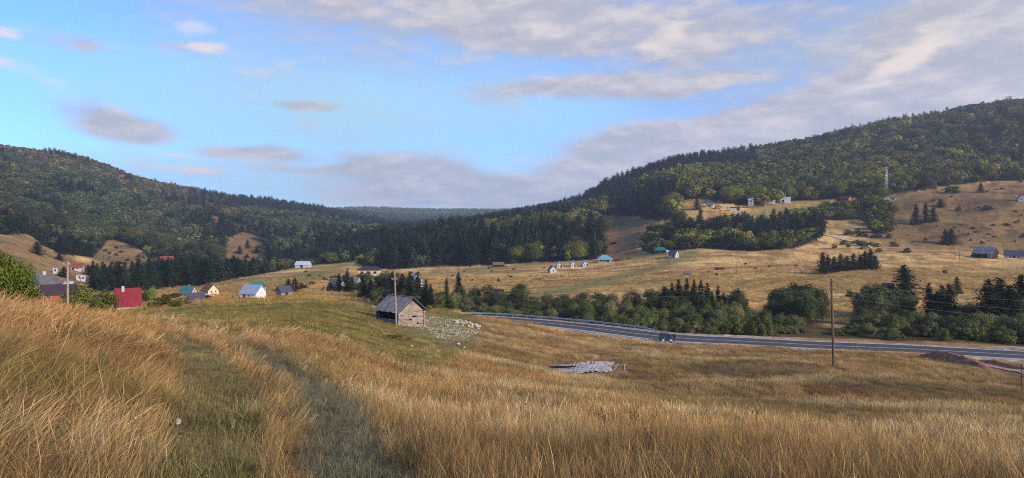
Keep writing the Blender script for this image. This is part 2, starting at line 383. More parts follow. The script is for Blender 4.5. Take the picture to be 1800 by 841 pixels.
def lerp(a, b, w): return a * (1 - w[:, None]) + b * w[:, None]
def ground_colour(X, Y):
    x, y, z, u, v = cover(X, Y)
    r = np.hypot(x, y)
    n1 = fbm(x / 4, y / 4, 41, 4); n2 = fbm(x / 22, y / 22, 43, 4); n3 = fbm(x / 90, y / 90, 47, 4); n4 = fbm(x / 1.2, y / 1.2, 53, 3)
    c = np.repeat(C_GOLD[None], len(x), 0)
    c = lerp(c, C_STRAW, sstep(.42, .68, n2)); c = lerp(c, C_BROWN, sstep(.5, .72, n1) * .6)
    # under the tall grass the soil and dead leaves show brown
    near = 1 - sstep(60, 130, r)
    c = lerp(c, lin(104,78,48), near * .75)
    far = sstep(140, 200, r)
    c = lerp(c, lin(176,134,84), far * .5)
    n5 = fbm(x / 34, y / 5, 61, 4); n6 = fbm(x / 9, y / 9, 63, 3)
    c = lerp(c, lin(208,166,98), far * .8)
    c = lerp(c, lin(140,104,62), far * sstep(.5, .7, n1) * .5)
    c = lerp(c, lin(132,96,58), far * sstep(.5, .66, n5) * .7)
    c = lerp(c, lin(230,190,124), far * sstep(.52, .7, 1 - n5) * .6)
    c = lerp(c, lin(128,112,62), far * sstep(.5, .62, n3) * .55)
    m = softpoly(u, v, MEADOW, 14, 5) * (y > 26) * (y < 215)
    gm = lerp(np.repeat(C_OLIVE[None], len(x), 0), lin(164,138,82), sstep(.42, .66, n2) * .8)
    gm = lerp(gm, C_GREEN, sstep(.5, .7, n1) * .55)
    rows = fbm(x / 16 + y / 30, y / 1.3, 67, 3); gm = lerp(gm, lin(168,146,90), sstep(.5, .68, rows) * .6); gm = lerp(gm, lin(84,80,42), sstep(.54, .7, 1 - rows) * .5)
    c = c * (1 - m[:, None]) + gm * m[:, None]
    tr = softpoly(u, v, TRACK, 22, 14) * (y < 45)
    c = c * (1 - tr[:, None]) + lerp(np.repeat(lin(118,104,66)[None], len(x), 0), lin(138,118,84), sstep(.4, .65, n4)) * tr[:, None]
    ru = softpoly(u, v, RUT, 16, 12) * (y < 45)
    c = lerp(c, lin(96,90,68), ru)
    gs = softpoly(u, v, GSTRIP, 10, 3) * (y > 200); c = lerp(c, lin(126,120,66), gs * .75)
    um = softpoly(u, v, UPMEAD, 16, 3) * (y > 400); c = lerp(c, lin(140,128,70), um * .85)
    lg = softpoly(u, v, LGREEN, 14, 4) * (y > 200); c = lerp(c, lin(124,114,62), lg * .8)
    lf = softpoly(u, v, LEFTFIELD, 14, 4) * (y > 230); c = lerp(c, lerp(np.repeat(lin(146,114,72)[None], len(x), 0), lin(112,94,58), sstep(.45, .6, n2)), lf * .9)
    bh = softpoly(u, v, BROWNHILL, 30, 12) * (y > 350); c = lerp(c, lerp(lerp(np.repeat(lin(120,94,58)[None], len(x), 0), lin(144,112,68), sstep(.45, .7, n2)), lin(88,68,44), sstep(.5, .64, .5 * n5 + .5 * n6)), bh * .9)
    bg = softpoly(u, v, BROWNGAP, 6, 4) * (y > 420); c = lerp(c, lin(126,96,64), bg * .9)
    pb = np.maximum(softpoly(u, v, PATCHB, 5, 4), np.maximum(softpoly(u, v, PATCHA, 5, 2), softpoly(u, v, PATCHC, 5, 2))) * (y > 420); c = lerp(c, lin(128,98,64), pb * .9)
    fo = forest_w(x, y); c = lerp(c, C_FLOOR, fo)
    d = road_dist(x, y)
    rb = sstep(9 + 9 * sstep(30, 40, x), 13 + 9 * sstep(30, 40, x), d) * (1 - sstep(46, 62, d)) * (x > -75) * (y < 260)
    rb = rb * (1 - softpoly(u, v, [(1440,505),(1510,500),(1520,580),(1440,575)], 14, 8))
    c = lerp(c, lin(66,64,38), rb * .85)
    g = (1 - sstep(5.4, 8.2 + 4 * (n1 - .5), np.abs(d))) * (x > -60)
    c = lerp(c, lerp(np.repeat(lin(150,138,122)[None], len(x), 0), lin(196,186,172), sstep(.45, .6, n4)), g * .85)
    s = softpoly(u, v, [(700,572),(740,566),(790,562),(850,572),(852,590),(815,608),(780,612),(750,590),(715,585)], 12, 4) * (y > 60) * (y < 130)
    c = lerp(c, lin(132,126,98), s * .6)
    dg = dig_w(x, y); c = lerp(c, lerp(np.repeat(lin(104,74,54)[None], len(x), 0), lin(150,116,88), sstep(.4, .6, n4)), dg)
    c = c * (0.8 + .4 * fbm(x / .6, y / .6, 59, 2))[:, None]
    return c

DIG = [(1612,626),(1650,628),(1700,640),(1760,655),(1850,682),(1850,668),(1790,648),(1720,638),(1690,636)]
def dig_w(x, y):
    yy = np.maximum(y, .5); z = Hraw(x, y); u = U0 + F * x / yy; v = V0 - F * z / yy
    return softpoly(u, v, DIG, 10, 2) * (y > 55) * (y < 110)

CLEAR = [PATCHA, PATCHB, PATCHC]
def forest_w(x, y):
    x = np.asarray(x, float); y = np.asarray(y, float); yy = np.maximum(y, 1.)
    z = H(x, y); u = U0 + F * x / yy; v = V0 - F * (z - EYE) / yy
    w = inpoly(np.clip(u, -390, 2390), v, FPOLY) & (y > 370)
    w |= inpoly(u, v, VALLEYWOOD) & (y > 210) & (y < 520)
    w |= inpoly(u, v, MIDBELT) & (y > 330) & (y < 560)
    w |= inpoly(u, v, UPBELT) & (y > 430) & (y < 600)
    for p in CLEAR: w &= ~(inpoly(u, v, p) & (y > 400))
    # behind crests out of the surveyed cone: wooded hills
    w |= (y > 100) & ((u < -390) | (u > 2390)) & (np.hypot(x, y) > 450)
    w |= (y <= 100) & (np.hypot(x, y) > 450)
    return w.astype(float)

# ------------------------------------------------------------------ terrain sheet
def ground_material():
    m, t, bs = newmat('ground cover')
    at_ = t.new('ShaderNodeAttribute', attribute_name='col')
    tc = t.new('ShaderNodeTexCoord'); P = tc.outputs['Object']
    mp = t.new('ShaderNodeMapping'); mp.inputs['Scale'].default_value = (1, 1, .3); t.link(P, mp.inputs['Vector'])
    a = t.noise(mp.outputs[0], 7.0, 5, .7); b = t.noise(mp.outputs[0], .9, 6, .7); c = t.noise(mp.outputs[0], .12, 5, .65)
    f = t.math('MULTIPLY', t.ramp(a, .3, .7, .62, 1.34), t.math('MULTIPLY', t.ramp(b, .28, .72, .62, 1.36), t.ramp(c, .3, .7, .8, 1.2)))
    vm = t.new('ShaderNodeVectorMath', operation='SCALE'); t.link(at_.outputs['Color'], vm.inputs[0]); t.link(f, vm.inputs['Scale'])
    t.link(vm.outputs[0], bs.inputs['Base Color']); bs.inputs['Roughness'].default_value = 1; bs.inputs['Specular IOR Level'].default_value = 0.05
    h = t.math('ADD', t.math('MULTIPLY', a, .25), t.math('MULTIPLY', b, .75))
    bp = t.new('ShaderNodeBump'); bp.inputs['Strength'].default_value = .9; bp.inputs['Distance'].default_value = .5
    t.link(h, bp.inputs['Height']); t.link(bp.outputs[0], bs.inputs['Normal'])
    return m

def build_terrain():
    R_ = np.exp(LR); R_ = np.concatenate([[0.0], R_])
    T = TH
    tt, rr = np.meshgrid(T, R_[1:], indexing='ij')
    X = (np.sin(tt) * rr).ravel(); Y = (np.cos(tt) * rr).ravel()
    Z = H(X, Y)
    nT, nR = len(T), NRAD
    i = np.arange(nT - 1)[:, None] * nR + np.arange(nR - 1)[None]
    f = np.stack([i, i + 1, i + nR + 1, i + nR], -1).reshape(-1, 4)[:, ::-1]
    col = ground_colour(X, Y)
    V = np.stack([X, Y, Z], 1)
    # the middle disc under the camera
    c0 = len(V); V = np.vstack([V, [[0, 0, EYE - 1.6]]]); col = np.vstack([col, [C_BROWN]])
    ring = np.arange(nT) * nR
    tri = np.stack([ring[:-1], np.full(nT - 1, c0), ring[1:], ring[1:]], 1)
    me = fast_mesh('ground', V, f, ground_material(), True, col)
    o = link('ground', me); tag(o, 'hilly valley ground of dry golden grass with green mown patches and wooded slopes', 'ground', kind='structure')
    me2 = fast_mesh('ground_under_viewpoint', V[np.concatenate([ring, [c0]])], np.stack([np.arange(nT - 1), np.full(nT - 1, nT), np.arange(1, nT)], 1)[:, ::-1], me.materials[0], True, col[np.concatenate([ring, [c0]])])
    o2 = link('ground', me2); tag(o2, 'small patch of ground right under the viewpoint', 'ground', kind='structure')
build_terrain()

# ------------------------------------------------------------------ scatter (stuff only)
def scatter_tree(proto_col):
    ng = bpy.data.node_groups.new('scatter', 'GeometryNodeTree')
    ng.interface.new_socket('Geometry', in_out='INPUT', socket_type='NodeSocketGeometry')
    ng.interface.new_socket('Geometry', in_out='OUTPUT', socket_type='NodeSocketGeometry')
    gi = ng.nodes.new('NodeGroupInput'); go = ng.nodes.new('NodeGroupOutput')
    ip = ng.nodes.new('GeometryNodeInstanceOnPoints'); ci = ng.nodes.new('GeometryNodeCollectionInfo')
    ci.inputs['Collection'].default_value = proto_col; ci.inputs['Separate Children'].default_value = True; ci.inputs['Reset Children'].default_value = True
    ip.inputs['Pick Instance'].default_value = True
    def na(name, typ):
        n = ng.nodes.new('GeometryNodeInputNamedAttribute'); n.data_type = typ; n.inputs['Name'].default_value = name
        return [o for o in n.outputs if o.enabled and o.name == 'Attribute'][0]
    L = ng.links
    L.new(gi.outputs[0], ip.inputs['Points']); L.new(ci.outputs[0], ip.inputs['Instance'])
    L.new(na('pick', 'INT'), ip.inputs['Instance Index']); L.new(na('rot', 'FLOAT_VECTOR'), ip.inputs['Rotation']); L.new(na('siz', 'FLOAT_VECTOR'), ip.inputs['Scale'])
    L.new(ip.outputs[0], go.inputs[0]); return ng
def scatter(name, meshes, P, rot, siz, pick, tint, label, cat):
    pc = bpy.data.collections.new(name + ' kinds')
    for k, me in enumerate(meshes):
        o = bpy.data.objects.new('kind_%02d' % k, me); pc.objects.link(o)
    n = len(P); me = bpy.data.meshes.new(name)
    me.vertices.add(n); me.vertices.foreach_set('co', np.ascontiguousarray(P, np.float32).ravel())
    for nm, typ, arr, key in (('rot', 'FLOAT_VECTOR', rot, 'vector'), ('siz', 'FLOAT_VECTOR', siz, 'vector')):
        a = me.attributes.new(nm, typ, 'POINT'); a.data.foreach_set(key, np.ascontiguousarray(arr, np.float32).ravel())
    a = me.attributes.new('pick', 'INT', 'POINT'); a.data.foreach_set('value', np.ascontiguousarray(pick, np.int32))
    a = me.attributes.new('tint', 'FLOAT_COLOR', 'POINT'); c = np.ones((n, 4), np.float32); c[:, :3] = tint; a.data.foreach_set('color', c.ravel())
    o = link(name, me); md = o.modifiers.new('scatter', 'NODES'); md.node_group = scatter_tree(pc)
    return tag(o, label, cat, kind='stuff')

def leafy_material(name, mode, trans=.35, var=.5, rough=.8):
    """mode: 'INSTANCER' tint attribute for scattered things, 'OBJECT' colour for single ones"""
    m, t, bs = newmat(name)
    if mode == 'INSTANCER':
        a = t.new('ShaderNodeAttribute', attribute_name='tint', attribute_type='INSTANCER'); base = a.outputs['Color']
    else:
        a = t.new('ShaderNodeObjectInfo'); base = a.outputs['Color']
    vc = t.new('ShaderNodeAttribute', attribute_name='col')
    c = t.mix(1.0, base, vc.outputs['Color'], 'MULTIPLY')
    m.node_tree.nodes.remove(bs)
    df = t.new('ShaderNodeBsdfDiffuse'); tr = t.new('ShaderNodeBsdfTranslucent'); mx = t.new('ShaderNodeMixShader'); mx.inputs[0].default_value = trans
    t.link(c, df.inputs[0]); t.link(c, tr.inputs[0]); t.link(df.outputs[0], mx.inputs[1]); t.link(tr.outputs[0], mx.inputs[2])
    out = [n for n in t.n if n.type == 'OUTPUT_MATERIAL'][0]; t.link(mx.outputs[0], out.inputs[0]); return m

M_GRASS = leafy_material('grass blades', 'INSTANCER', .3)
M_WOOD_FAR = leafy_material('forest foliage', 'INSTANCER', .2)
M_LEAF = leafy_material('tree foliage', 'OBJECT', .25)

def grass_clump(seed, nb, rad, h0, h1, w, lean=.25, heads=.5, seg=4, bend=.35):
    g = np.random.default_rng(seed); V = []; Fc = []; Cc = []
    for b in range(nb):
        a = g.uniform(0, 6.283); r = rad * math.sqrt(g.random()); x0, y0 = r * math.cos(a), r * math.sin(a)
        h = g.uniform(h0, h1); d = g.uniform(0, 6.283); ln = abs(g.normal(0, lean)); bd = g.uniform(0, bend)
        dx, dy = math.cos(d), math.sin(d); wd = w * g.uniform(.6, 1.4); px, py = -dy, dx
        tw = g.uniform(-.6, .6); px, py = math.cos(d + 1.57 + tw), math.sin(d + 1.57 + tw)
        hd = g.random() < heads
        q = g.random()
        c0 = np.array([1., 1., 1.]) * g.uniform(.42, 1.45)
        if q < .2: c0 = c0 * np.array([.62, .58, .5])
        elif q < .35: c0 = c0 * np.array([1.25, 1.25, 1.3])
        elif q < .5: c0 = c0 * np.array([.72, .92, .75])
        o = len(V)
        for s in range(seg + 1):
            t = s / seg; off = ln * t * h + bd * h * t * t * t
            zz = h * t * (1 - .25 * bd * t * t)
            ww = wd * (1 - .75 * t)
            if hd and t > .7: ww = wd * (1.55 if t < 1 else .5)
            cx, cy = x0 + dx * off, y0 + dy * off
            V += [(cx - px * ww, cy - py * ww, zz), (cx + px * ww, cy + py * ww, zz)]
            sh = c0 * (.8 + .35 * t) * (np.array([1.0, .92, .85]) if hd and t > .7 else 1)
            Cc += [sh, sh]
        for s in range(seg): Fc.append((o + 2 * s, o + 2 * s + 1, o + 2 * s + 3, o + 2 * s + 2))
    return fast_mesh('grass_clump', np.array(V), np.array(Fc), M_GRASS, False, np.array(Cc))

def polar_points(r0, r1, dens, tmax, g):
    n = int(dens * tmax * (r1 * r1 - r0 * r0))
    r = np.sqrt(g.uniform(r0 * r0, r1 * r1, n)); t = g.uniform(-tmax, tmax, n)
    return np.sin(t) * r, np.cos(t) * r

# things that keep the grass out: filled in before grass is sown -> (x, y, radius)
KEEPOUT = []

def sow_grass():
    g = np.random.default_rng(5)
    kinds = []
    for s in range(5): kinds.append(grass_clump(100 + s, 80, .19, .24, .52, .0013, .2, .5))        # 0-4 close
    for s in range(4): kinds.append(grass_clump(120 + s, 84, .32, .24, .54, .0029, .2, .6))            # 5-8 mid
    for s in range(4): kinds.append(grass_clump(140 + s, 96, .66, .2, .5, .0072, .2, .7, 3))        # 9-12 far
    for s in range(4): kinds.append(grass_clump(160 + s, 80, .24, .04, .15, .0024, .7, .05, 3, .6))   # 13-16 short, trodden
    for s in range(3): kinds.append(grass_clump(180 + s, 70, .7, .05, .2, .009, .6, .1, 2, .5))       # 17-19 short, far
    for s in range(3): kinds.append(grass_clump(200 + s, 64, .17, .3, .6, .0012, .2, .7))           # 20-22 close, heavy heads
    for s in range(3): kinds.append(grass_clump(220 + s, 16, .10, .07, .26, .010, .8, 0, 4, .9))      # 23-25 broad-leaved weeds
    P = []; ROT = []; SZ = []; PK = []; TI = []
    bands = [(2.9, 6, 34, .86, 0), (6, 13, 22, .82, 0), (13, 32, 9, .8, 1), (32, 70, 3.0, .78, 2), (70, 118, 1.7, .76, 2), (118, 350, .26, .74, 3), (2.9, 13, 9, .84, 4), (13, 34, 3.5, .8, 4)]
    for r0, r1, dens, tm, lv in bands:
        x, y = polar_points(r0, r1, dens, tm, g)
        X, Y, Z, u, v = cover(x, y)
        n = len(x)
        me = softpoly(u, v, MEADOW, 14, 5) * (y > 26); tr = softpoly(u, v, TRACK, 18, 12) * (y < 45); st = softpoly(u, v, STRIP, 12, 10) * (y < 30)
        ru = softpoly(u, v, RUT, 16, 12) * (y < 45)
        tr = np.clip(tr - st, 0, 1)
        dk = np.maximum(np.maximum(softpoly(u, v, DARK1, 20, 5), softpoly(u, v, DARK2, 20, 6)), .6 * softpoly(u, v, DARK3, 30, 10)) * (y < 75)
        patch = fbm(x / 3.2, y / 3.2, 71, 3); big = fbm(x / 11, y / 11, 73, 3); fine = fbm(x / 1.1, y / 1.1, 79, 2)
        sd = road_dist(x, y); d = np.abs(sd); keep = (d > 7.0) & (dig_w(x, y) < .4)
        if lv == 3: keep &= (forest_w(x, y) < .5) & ~((sd > 0) & (sd < 50) & (x > -75)) & (softpoly(u, v, GSTRIP, 10, 3) < .3)
        for kx, ky, kr in KEEPOUT: keep &= np.hypot(x - kx, y - ky) > kr
        short = (g.random(n) < np.clip(np.maximum(np.maximum(me * .97, tr * .96), ru * .88), 0, 1))
        nt = np.maximum(softpoly(u, v, TRACK, 75, 40), softpoly(u, v, RUT, 60, 40)) * (y < 40) * (1 - st)
        if lv == 4: short[:] = True
        keep &= ~((~short) & (fine < .33) & (g.random(n) < .6))
        # sizes
        left = 1 - sstep(-5, 1.0, x + .12 * y)         # the bank left of the track: long, wind-laid grass
        s = .74 * g.uniform(.72, 1.25, n) * (.72 + .62 * patch) * np.where(short, 1, (1 - .35 * dk))
        s = s * (1 + .18 * left) * (1 - .28 * st)
        keep &= ~((st > .4) & (g.random(n) < .35))
        tilt = np.where(short, g.normal(0, .12, n), np.abs(g.normal(.12, .12, n)) + left * g.uniform(.5, 1.1, n) * sstep(.28, .5, big + .14) + (1 - left) * .34 * sstep(.5, .7, big))
        tilt = np.where(short, tilt, tilt + ru * .3)
        s = np.where(short, s, s * (1 - .5 * nt)); tilt = np.where(short, tilt, tilt * (1 - .55 * nt))
        tdir = np.where(g.random(n) < .88, g.normal(-.05, .42, n), g.uniform(0, 6.28, n))     # laid towards the right and down the slope
        # rotation that tips local z towards direction tdir, after a random spin
        ax = np.stack([-np.sin(tdir), np.cos(tdir), np.zeros(n)], 1)
        spin = g.uniform(0, 6.283, n)
        rot = np.empty((n, 3))
        for i in range(n):
            e = (Matrix.Rotation(float(tilt[i]), 3, Vector(ax[i])) @ Matrix.Rotation(float(spin[i]), 3, 'Z')).to_euler('XYZ')
            rot[i] = e[:]
        pk = np.empty(n, int)
        if lv == 0: pk = np.where(g.random(n) < .3, g.integers(20, 23, n), g.integers(0, 5, n)); pk = np.where(short, g.integers(13, 17, n), pk)
        elif lv == 1: pk = np.where(short, g.integers(13, 17, n), g.integers(5, 9, n))
        elif lv == 4: pk = np.where(g.random(n) < .06 * sstep(.4, .6, patch) + .015, g.integers(23, 26, n), g.integers(13, 17, n))
        elif lv == 3: pk = g.integers(9, 13, n); s = s * g.uniform(.8, 1.9, n)
        else: pk = np.where(short, g.integers(17, 20, n), g.integers(9, 13, n))
        c = np.repeat(lin(202,162,108)[None], n, 0)
        c = lerp(c, lin(220,188,138), sstep(.5, .7, patch)); c = lerp(c, lin(200,146,94), sstep(.48, .66, big) * .7)
        c = lerp(c, lin(150,116,78), sstep(.52, .68, fbm(x / 6, y / 6, 83, 3)) * .8)
        c = lerp(c, lin(150,128,74), sstep(.55, .7, fbm(x / 7 + 9, y / 7, 89, 3)) * .55)
        c = lerp(c, lin(132,114,86), dk * .6)
        c = lerp(c, lin(150,138,112), ru * .75)
        c = lerp(c, lin(192,154,100), st * .8)
        sc = np.repeat(lin(154,134,88)[None], n, 0); sc = lerp(sc, lin(168,148,98), sstep(.4, .62, fine)); sc = lerp(sc, lin(132,120,74), sstep(.52, .68, patch) * .8)
        scm = lerp(np.repeat(lin(150,128,68)[None], n, 0), lin(190,158,94), sstep(.4, .62, big)); scm = lerp(scm, lin(116,112,56), sstep(.5, .66, patch) * .6)
        sc = lerp(sc, scm, (y > 40).astype(float))
        if lv == 4: sc = lerp(np.repeat(lin(134,120,72)[None], n, 0), lin(150,124,84), sstep(.4, .6, fine)); s = s * np.where(tr + ru > .4, .85, 1.5)
        sc = lerp(sc, lin(128,120,98), ru * .8)
        c = np.where(short[:, None], sc, c)
        c = c * (np.array([1.16, 1.1, .88]) if lv == 3 else np.array([.89, .95, .97]))
        c *= np.exp(g.normal(0, .16, n))[:, None]
        k = keep
        P.append(np.stack([x, y, Z - .02], 1)[k]); ROT.append(rot[k]); SZ.append(np.repeat(s[k][:, None], 3, 1)); PK.append(pk[k]); TI.append(c[k])
    P = np.vstack(P); print('grass clumps', len(P))
    scatter('grass', kinds, P, np.vstack(ROT), np.vstack(SZ), np.concatenate(PK), np.vstack(TI), 'tall dry golden grass with short trodden green grass along the track', 'grass')

# ------------------------------------------------------------------ trees
def rand_dirs(g, n):
    v = g.normal(size=(n, 3)); return v / np.linalg.norm(v, axis=1)[:, None]
def leaf_quads(C, N, S, g, asp=.7):
    """quads centred at C facing N with half-size S"""
    n = len(C); a = np.cross(N, rand_dirs(g, n)); a /= np.maximum(np.linalg.norm(a, axis=1), 1e-6)[:, None]; b = np.cross(N, a)
    S = np.broadcast_to(S, n)[:, None]
    V = np.stack([C - a * S, C - b * S * asp, C + a * S, C + b * S * asp], 1).reshape(-1, 3)
    return V, np.arange(4 * n).reshape(-1, 4)
def broadleaf_crown(seed, M, lobes, per, leaf, w=.42, base=.12, bush=False, open_=.0):
    """unit-height crown made of leaf clumps spread through its volume"""
    g = np.random.default_rng(seed); VV = []; CC = []
    cz, hz = (base + 1) / 2, (1 - base) / 2
    for k in range(lobes):
        if bush:
            z_ = g.uniform(.08, .84); q = g.random() ** .4 * math.sqrt(max(0, 1 - (z_ / .95) ** 2)); t_ = g.uniform(0, 6.283)
            p = np.array([math.cos(t_) * w * q, math.sin(t_) * w * q, z_])
        else:
            for _ in range(20):
                d = rand_dirs(g, 1)[0]; q = g.uniform(.35, .95) ** .6
                p = np.array([d[0] * w * q, d[1] * w * q, cz + d[2] * hz * q * .86])
                if p[2] > base * .9: break
        lr = g.uniform(.13, .24) * (1.1 - .35 * abs(p[2] - cz) / hz)
        dd = rand_dirs(g, per); rr = lr * g.uniform(.35, 1.0, per) ** .5
        C = p + dd * rr[:, None] * np.array([1.1, 1.1, .8])
        cd = (C - np.array([0, 0, cz * .8])) / np.array([w, w, hz]); cd /= np.maximum(np.linalg.norm(cd, axis=1), .2)[:, None]
        N = .55 * dd + .75 * cd + .42 * g.normal(size=(per, 3)); N[:, 2] += .2; N /= np.linalg.norm(N, axis=1)[:, None]
        V, _ = leaf_quads(C, N, leaf * g.uniform(.6, 1.4, per), g)
        VV.append(V); CC.append(np.repeat((g.uniform(.72, 1.25) * g.uniform(.8, 1.2, per))[:, None] * np.array([[g.uniform(.9, 1.12), 1., g.uniform(.85, 1.1)]]), 4, 0))
    V = np.vstack(VV); V[:, 2] = np.maximum(V[:, 2], .0)
    V[:, 2] *= 1 / V[:, 2].max()
    return fast_mesh('crown', V, np.arange(len(V)).reshape(-1, 4), M, False, np.vstack(CC))
def spruce_crown(seed, M, whorls, nb, twigs, R=.2, base=.05, leaf=.02):
    g = np.random.default_rng(seed); C = []; N = []; S = []; K = []
    lopside = rand_dirs(g, 1)[0]
    for w in range(whorls):
        t = base + (1 - base) * (w / whorls) ** .92
        rr = R * (1 - t) ** .78 * g.uniform(.82, 1.12) + .006
        for b in range(nb if t < .85 else max(4, nb // 2)):
            a = g.uniform(0, 6.283); L = rr * g.uniform(.55, 1.18) * (1 + .15 * (math.cos(a) * lopside[0] + math.sin(a) * lopside[1]))
            droop = g.uniform(.25, .6) if t < .7 else g.uniform(-.3, .3); sh = g.uniform(.7, 1.25)
            for q in range(twigs):
                s = ((q + g.random()) / twigs) ** .7
                c = np.array([math.cos(a) * L * s, math.sin(a) * L * s, t - droop * L * s + .12 * L * s * s])
                c += g.normal(size=3) * leaf * .35 * (1 + s)
                n = np.array([math.cos(a) * .55, math.sin(a) * .55, .75]) + g.normal(size=3) * .45
                C.append(c); N.append(n / np.linalg.norm(n)); S.append(leaf * g.uniform(.7, 1.35) * (1 - .45 * t)); K.append(sh * g.uniform(.8, 1.2))
    C = np.array(C); N = np.array(N); V, f = leaf_quads(C, N, np.array(S), g, .5)
    V[:, 2] /= V[:, 2].max()
    return fast_mesh('crown', V, f, M, False, np.repeat(np.array(K)[:, None] * np.ones((1, 3)), 4, 0))

M_BARK = mat('bark', (.10, .08, .06), .95, .4, 9, (1, 1, .25), bump=.6)
def trunk_mesh(seed, h, r, limbs, M=M_BARK, spread=.3, z0=.25):
    g = random.Random(seed); m = MB()
    pts = [(g.uniform(-.012, .012) * k, g.uniform(-.012, .012) * k, h * k / 5 - .03) for k in range(6)]
    m.tube(pts, [r * (1 - .78 * k / 5) * (1.35 if k == 0 else 1) for k in range(6)], 7)
    for _ in range(limbs):
        t = g.uniform(z0, .8) * h; a = g.uniform(0, 6.283); L = spread * g.uniform(.6, 1.1)
        m.tube([(0, 0, t), (math.cos(a) * L * .5, math.sin(a) * L * .5, t + L * .45), (math.cos(a) * L, math.sin(a) * L, t + L * .75)], [r * .42, r * .26, r * .08], 5)
    return m.mesh('trunk', M, True)

SPRUCE = [(spruce_crown(300 + k, M_LEAF, 30, 13, 8, .19 + .02 * (k % 3), .04 + .02 * (k % 2), .021), trunk_mesh(40 + k, .93, .014, 0)) for k in range(4)]
LEAFY = [(broadleaf_crown(400 + k, M_LEAF, 34, 190, .0185, .40 + .03 * (k % 3), .10 + .05 * (k % 2)), trunk_mesh(60 + k, .8, .018, 7, spread=.28)) for k in range(5)]
BUSH = [(broadleaf_crown(500 + k, M_LEAF, 26, 170, .026, .62, .02, True), trunk_mesh(80 + k, .55, .02, 8, spread=.34, z0=.05)) for k in range(4)]
FAR_SPRUCE = [spruce_crown(600 + k, M_WOOD_FAR, 15, 9, 3, .17 + .02 * (k % 3), .05, .045) for k in range(5)]
FAR_LEAFY = [broadleaf_crown(700 + k, M_WOOD_FAR, 15, 46, .052, .42 + .03 * (k % 3), .10) for k in range(6)]

G_SPRUCE = [(44,54,42), (40,50,44), (50,60,46), (46,54,40)]
G_LEAF = [(70,78,44), (62,74,46), (78,84,50), (66,70,46), (84,88,54)]
def plant(kind, name, x, y, h, w, label, cat, group=None, colour=None, k=None, sink=.15):
    """a tree or bush as its own thing: Empty > crown, trunk"""
    P = {'s': SPRUCE, 'b': LEAFY, 'u': BUSH}[kind]
    k = RND.randrange(len(P)) if k is None else k
    z = h1(x, y) - sink
    t = thing(name, label, cat, (x, y, z), RND.uniform(0, 6.28), group)
    base = {'s': .27, 'b': .86, 'u': 1.2}[kind]
    sx = w / base
    if colour is None: colour = RND.choice(G_SPRUCE if kind == 's' else G_LEAF)
    c = lin(*colour) * RND.uniform(.8, 1.2) * (1.45 if kind == 's' else 1.3) * np.array([1.07, 1.0, .84])
    for nm, me in (('crown', P[k][0]), ('trunk', P[k][1])):
        o = link(nm, me, t); o.scale = (sx, sx * RND.uniform(.9, 1.1), h); o.color = (*c, 1)
    return t
def plant_px(kind, name, u, Y, vtop, wpx, label, cat, group=None, colour=None, k=None):
    """height from the bearing of the top, width from its apparent width, at distance Y"""
    if Y < 0:       # given by where its foot is seen
        p = hit(u, -Y, 60, 1200); x, y, Y = p.x, p.y, p.y
    else: x, y = at(u, Y)
    zb = h1(x, y); h = max(.6, EYE + (V0 - vtop) * Y / F - zb)
    return plant(kind, name, x, y, h, wpx * Y / F, label, cat, group, colour, k)
